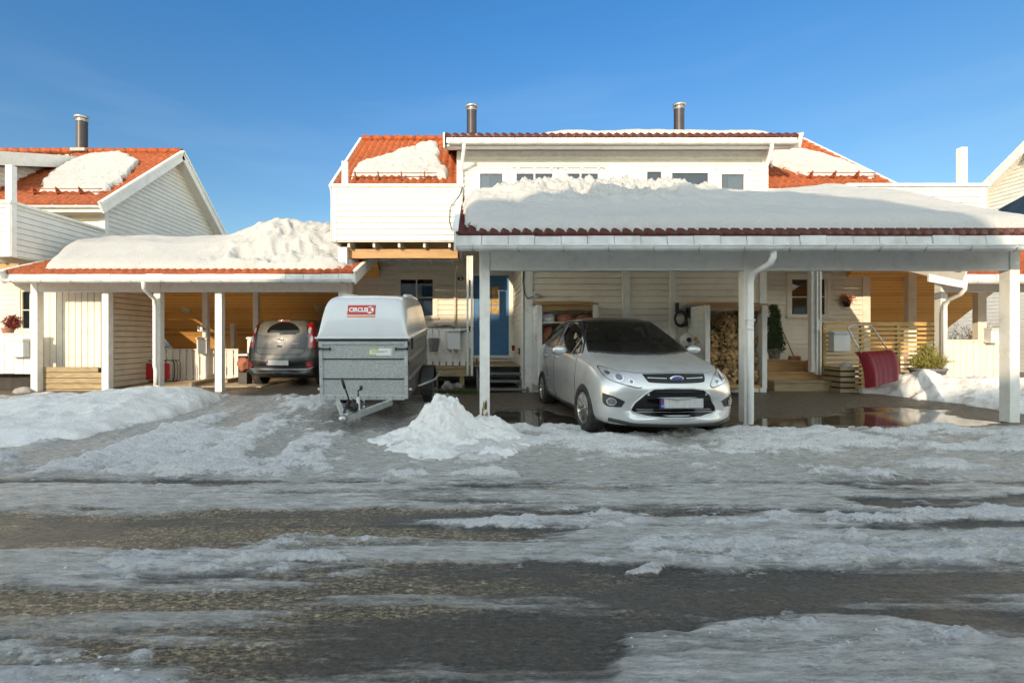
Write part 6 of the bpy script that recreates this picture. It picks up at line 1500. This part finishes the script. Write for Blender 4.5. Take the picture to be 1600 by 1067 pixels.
def text_on(bvh, body_, size, x, z, m, par, name, off=.007, bold=0):
    o = text(body_, size, (0,0,0), (0,0,0), m, par, name, 0, 0, bold, local=True)
    bm = bmesh.new(); bm.from_mesh(o.data); bmesh.ops.triangulate(bm, faces=bm.faces)
    for v in bm.verts:
        xx, zz = v.co.x+x, v.co.y+z; h, nn, _, _ = bvh.ray_cast(Vector((xx,-3,zz)), Vector((0,1,0)))
        if h is not None:
            if nn.y > 0: nn = -nn
            v.co = h+nn*off
    bm.to_mesh(o.data); bm.free(); return o
text_on(lv, 'CIRCLE', .085, SX0+.165, (SZ0+SZ1)/2, signm, stk, 'lettering', .008, .004)
kx, kz = SX1-.085, (SZ0+SZ1)/2
patch(lv, [(kx+.056*math.cos(t*math.pi/14), kz+.056*math.sin(t*math.pi/14)) for t in range(28)], 'front', 'disc', signm, stk, .008, .04)
text_on(lv, 'K', .10, kx, kz, redst, stk, 'letter', .011, .005)
# data label
b = MB().box(.10, .45, -.004, .0035, TT-.225, TT-.115); dl = tbuild(b, 'data_label', signm)
tbuild(MB().box(.10, .24, -.006, -.0045, TT-.14, TT-.1145).box(.10, .20, -.006, -.0045, TT-.2255, TT-.20), 'green_band', mat('label_green', (.45,.60,.08), .5), dl)
tbuild(MB().box(.13, .38, -.006, -.0045, TT-.163, TT-.158).box(.13, .33, -.006, -.0045, TT-.178, TT-.174), 'print', black, dl)
for x, t in ((.435,.135),(.435,.17),(.435,.205)): tbuild(MB().lathe([(0,-.007),(.007,-.006),(.008,-.004)], (x,0,TT-t), 'Y', 10), 'symbol', black, dl)
# drawbar, coupling, handbrake, jockey wheel
for s in (-1,1): tbuild(MB().bar((s*.42,.02,TB-.06), (0+s*.03,-1.02,TB-.06), .055, .09), 'drawbar', galv2, bevel=.004)
cp = tbuild(MB().bar((0,-.86,TB-.02), (0,-1.10,TB-.02), .10, .08), 'coupling', galv2, bevel=.012)
b = MB().blob((0,-1.16,TB-.03), .065, 2, .1, 2, sc=(.9,1.1,.9)); tbuild(b, 'ball_socket', steel, cp)
tbuild(MB().tube([(-.01,-1.08,TB+.03),(-.01,-1.0,TB+.08),(-.02,-.84,TB+.13)], [.018,.02,.016], 8), 'lever', black, cp)
tbuild(MB().tube([(-.075,-.55,TB),(-.10,-.56,TB+.16),(-.14,-.60,TB+.30)], .012, 8).tube([(-.132,-.592,TB+.27),(-.165,-.62,TB+.42)], .021, 10), 'handbrake', black)
jk = tbuild(MB().tube([(.10,-.75,.14),(.10,-.75,TB+.18)], .027, 10), 'jockey_tube', galv2)
tbuild(MB().tube([(.10,-.75,TB+.18),(.10,-.75,TB+.27)], .01, 6).tube([(.10,-.75,TB+.27),(.145,-.76,TB+.275)], .01, 6).lathe([(0,0),(.025,.01),(.022,.06),(0,.065)], (.145,-.76,TB+.275), n=10), 'crank', black, jk)
tbuild(MB().lathe([(0,-.025),(.07,-.025),(.085,-.015),(.085,.015),(.07,.025),(0,.025)], (.10,-.75,.105), 'X', 20), 'jockey_wheel', rubber, jk)
tbuild(MB().box(.08,.12,-.80,-.68,.12,.17), 'fork', galv2, jk)
rd = random.Random(9); b = MB()
for k in range(7): b.tube([(.02+rd.uniform(-.05,.08), -.95+.06*i+rd.uniform(-.03,.03), TB+rd.uniform(.0,.12)) for i in range(7)], .010, 6)
tbuild(b, 'cables', black)
b = MB()
for k in range(3): b.tube([(.10+.05*math.cos(t*.5)+.01*k, -.66, TB+.06+.09*math.sin(t*.5)) for t in range(13)], .007, 5)
tbuild(b, 'wire_loop', steel)
tbuild(MB().lathe([(0,0),(.05,0),(.055,.03),(.05,.09),(0,.10)], (.06,-.80,TB-.0), n=14), 'winch', black)
# place: rotate about the axle, nose down
Mx = Matrix.Translation((X_(568,7.35), 7.40, 0)) @ Matrix.Rotation(R(-1.2), 4, 'Z') @ Matrix.Translation((0,1.75,.31)) @ Matrix.Rotation(R(4.4), 4, 'X') @ Matrix.Translation((0,-1.75,-.31))
tr.matrix_world = Mx
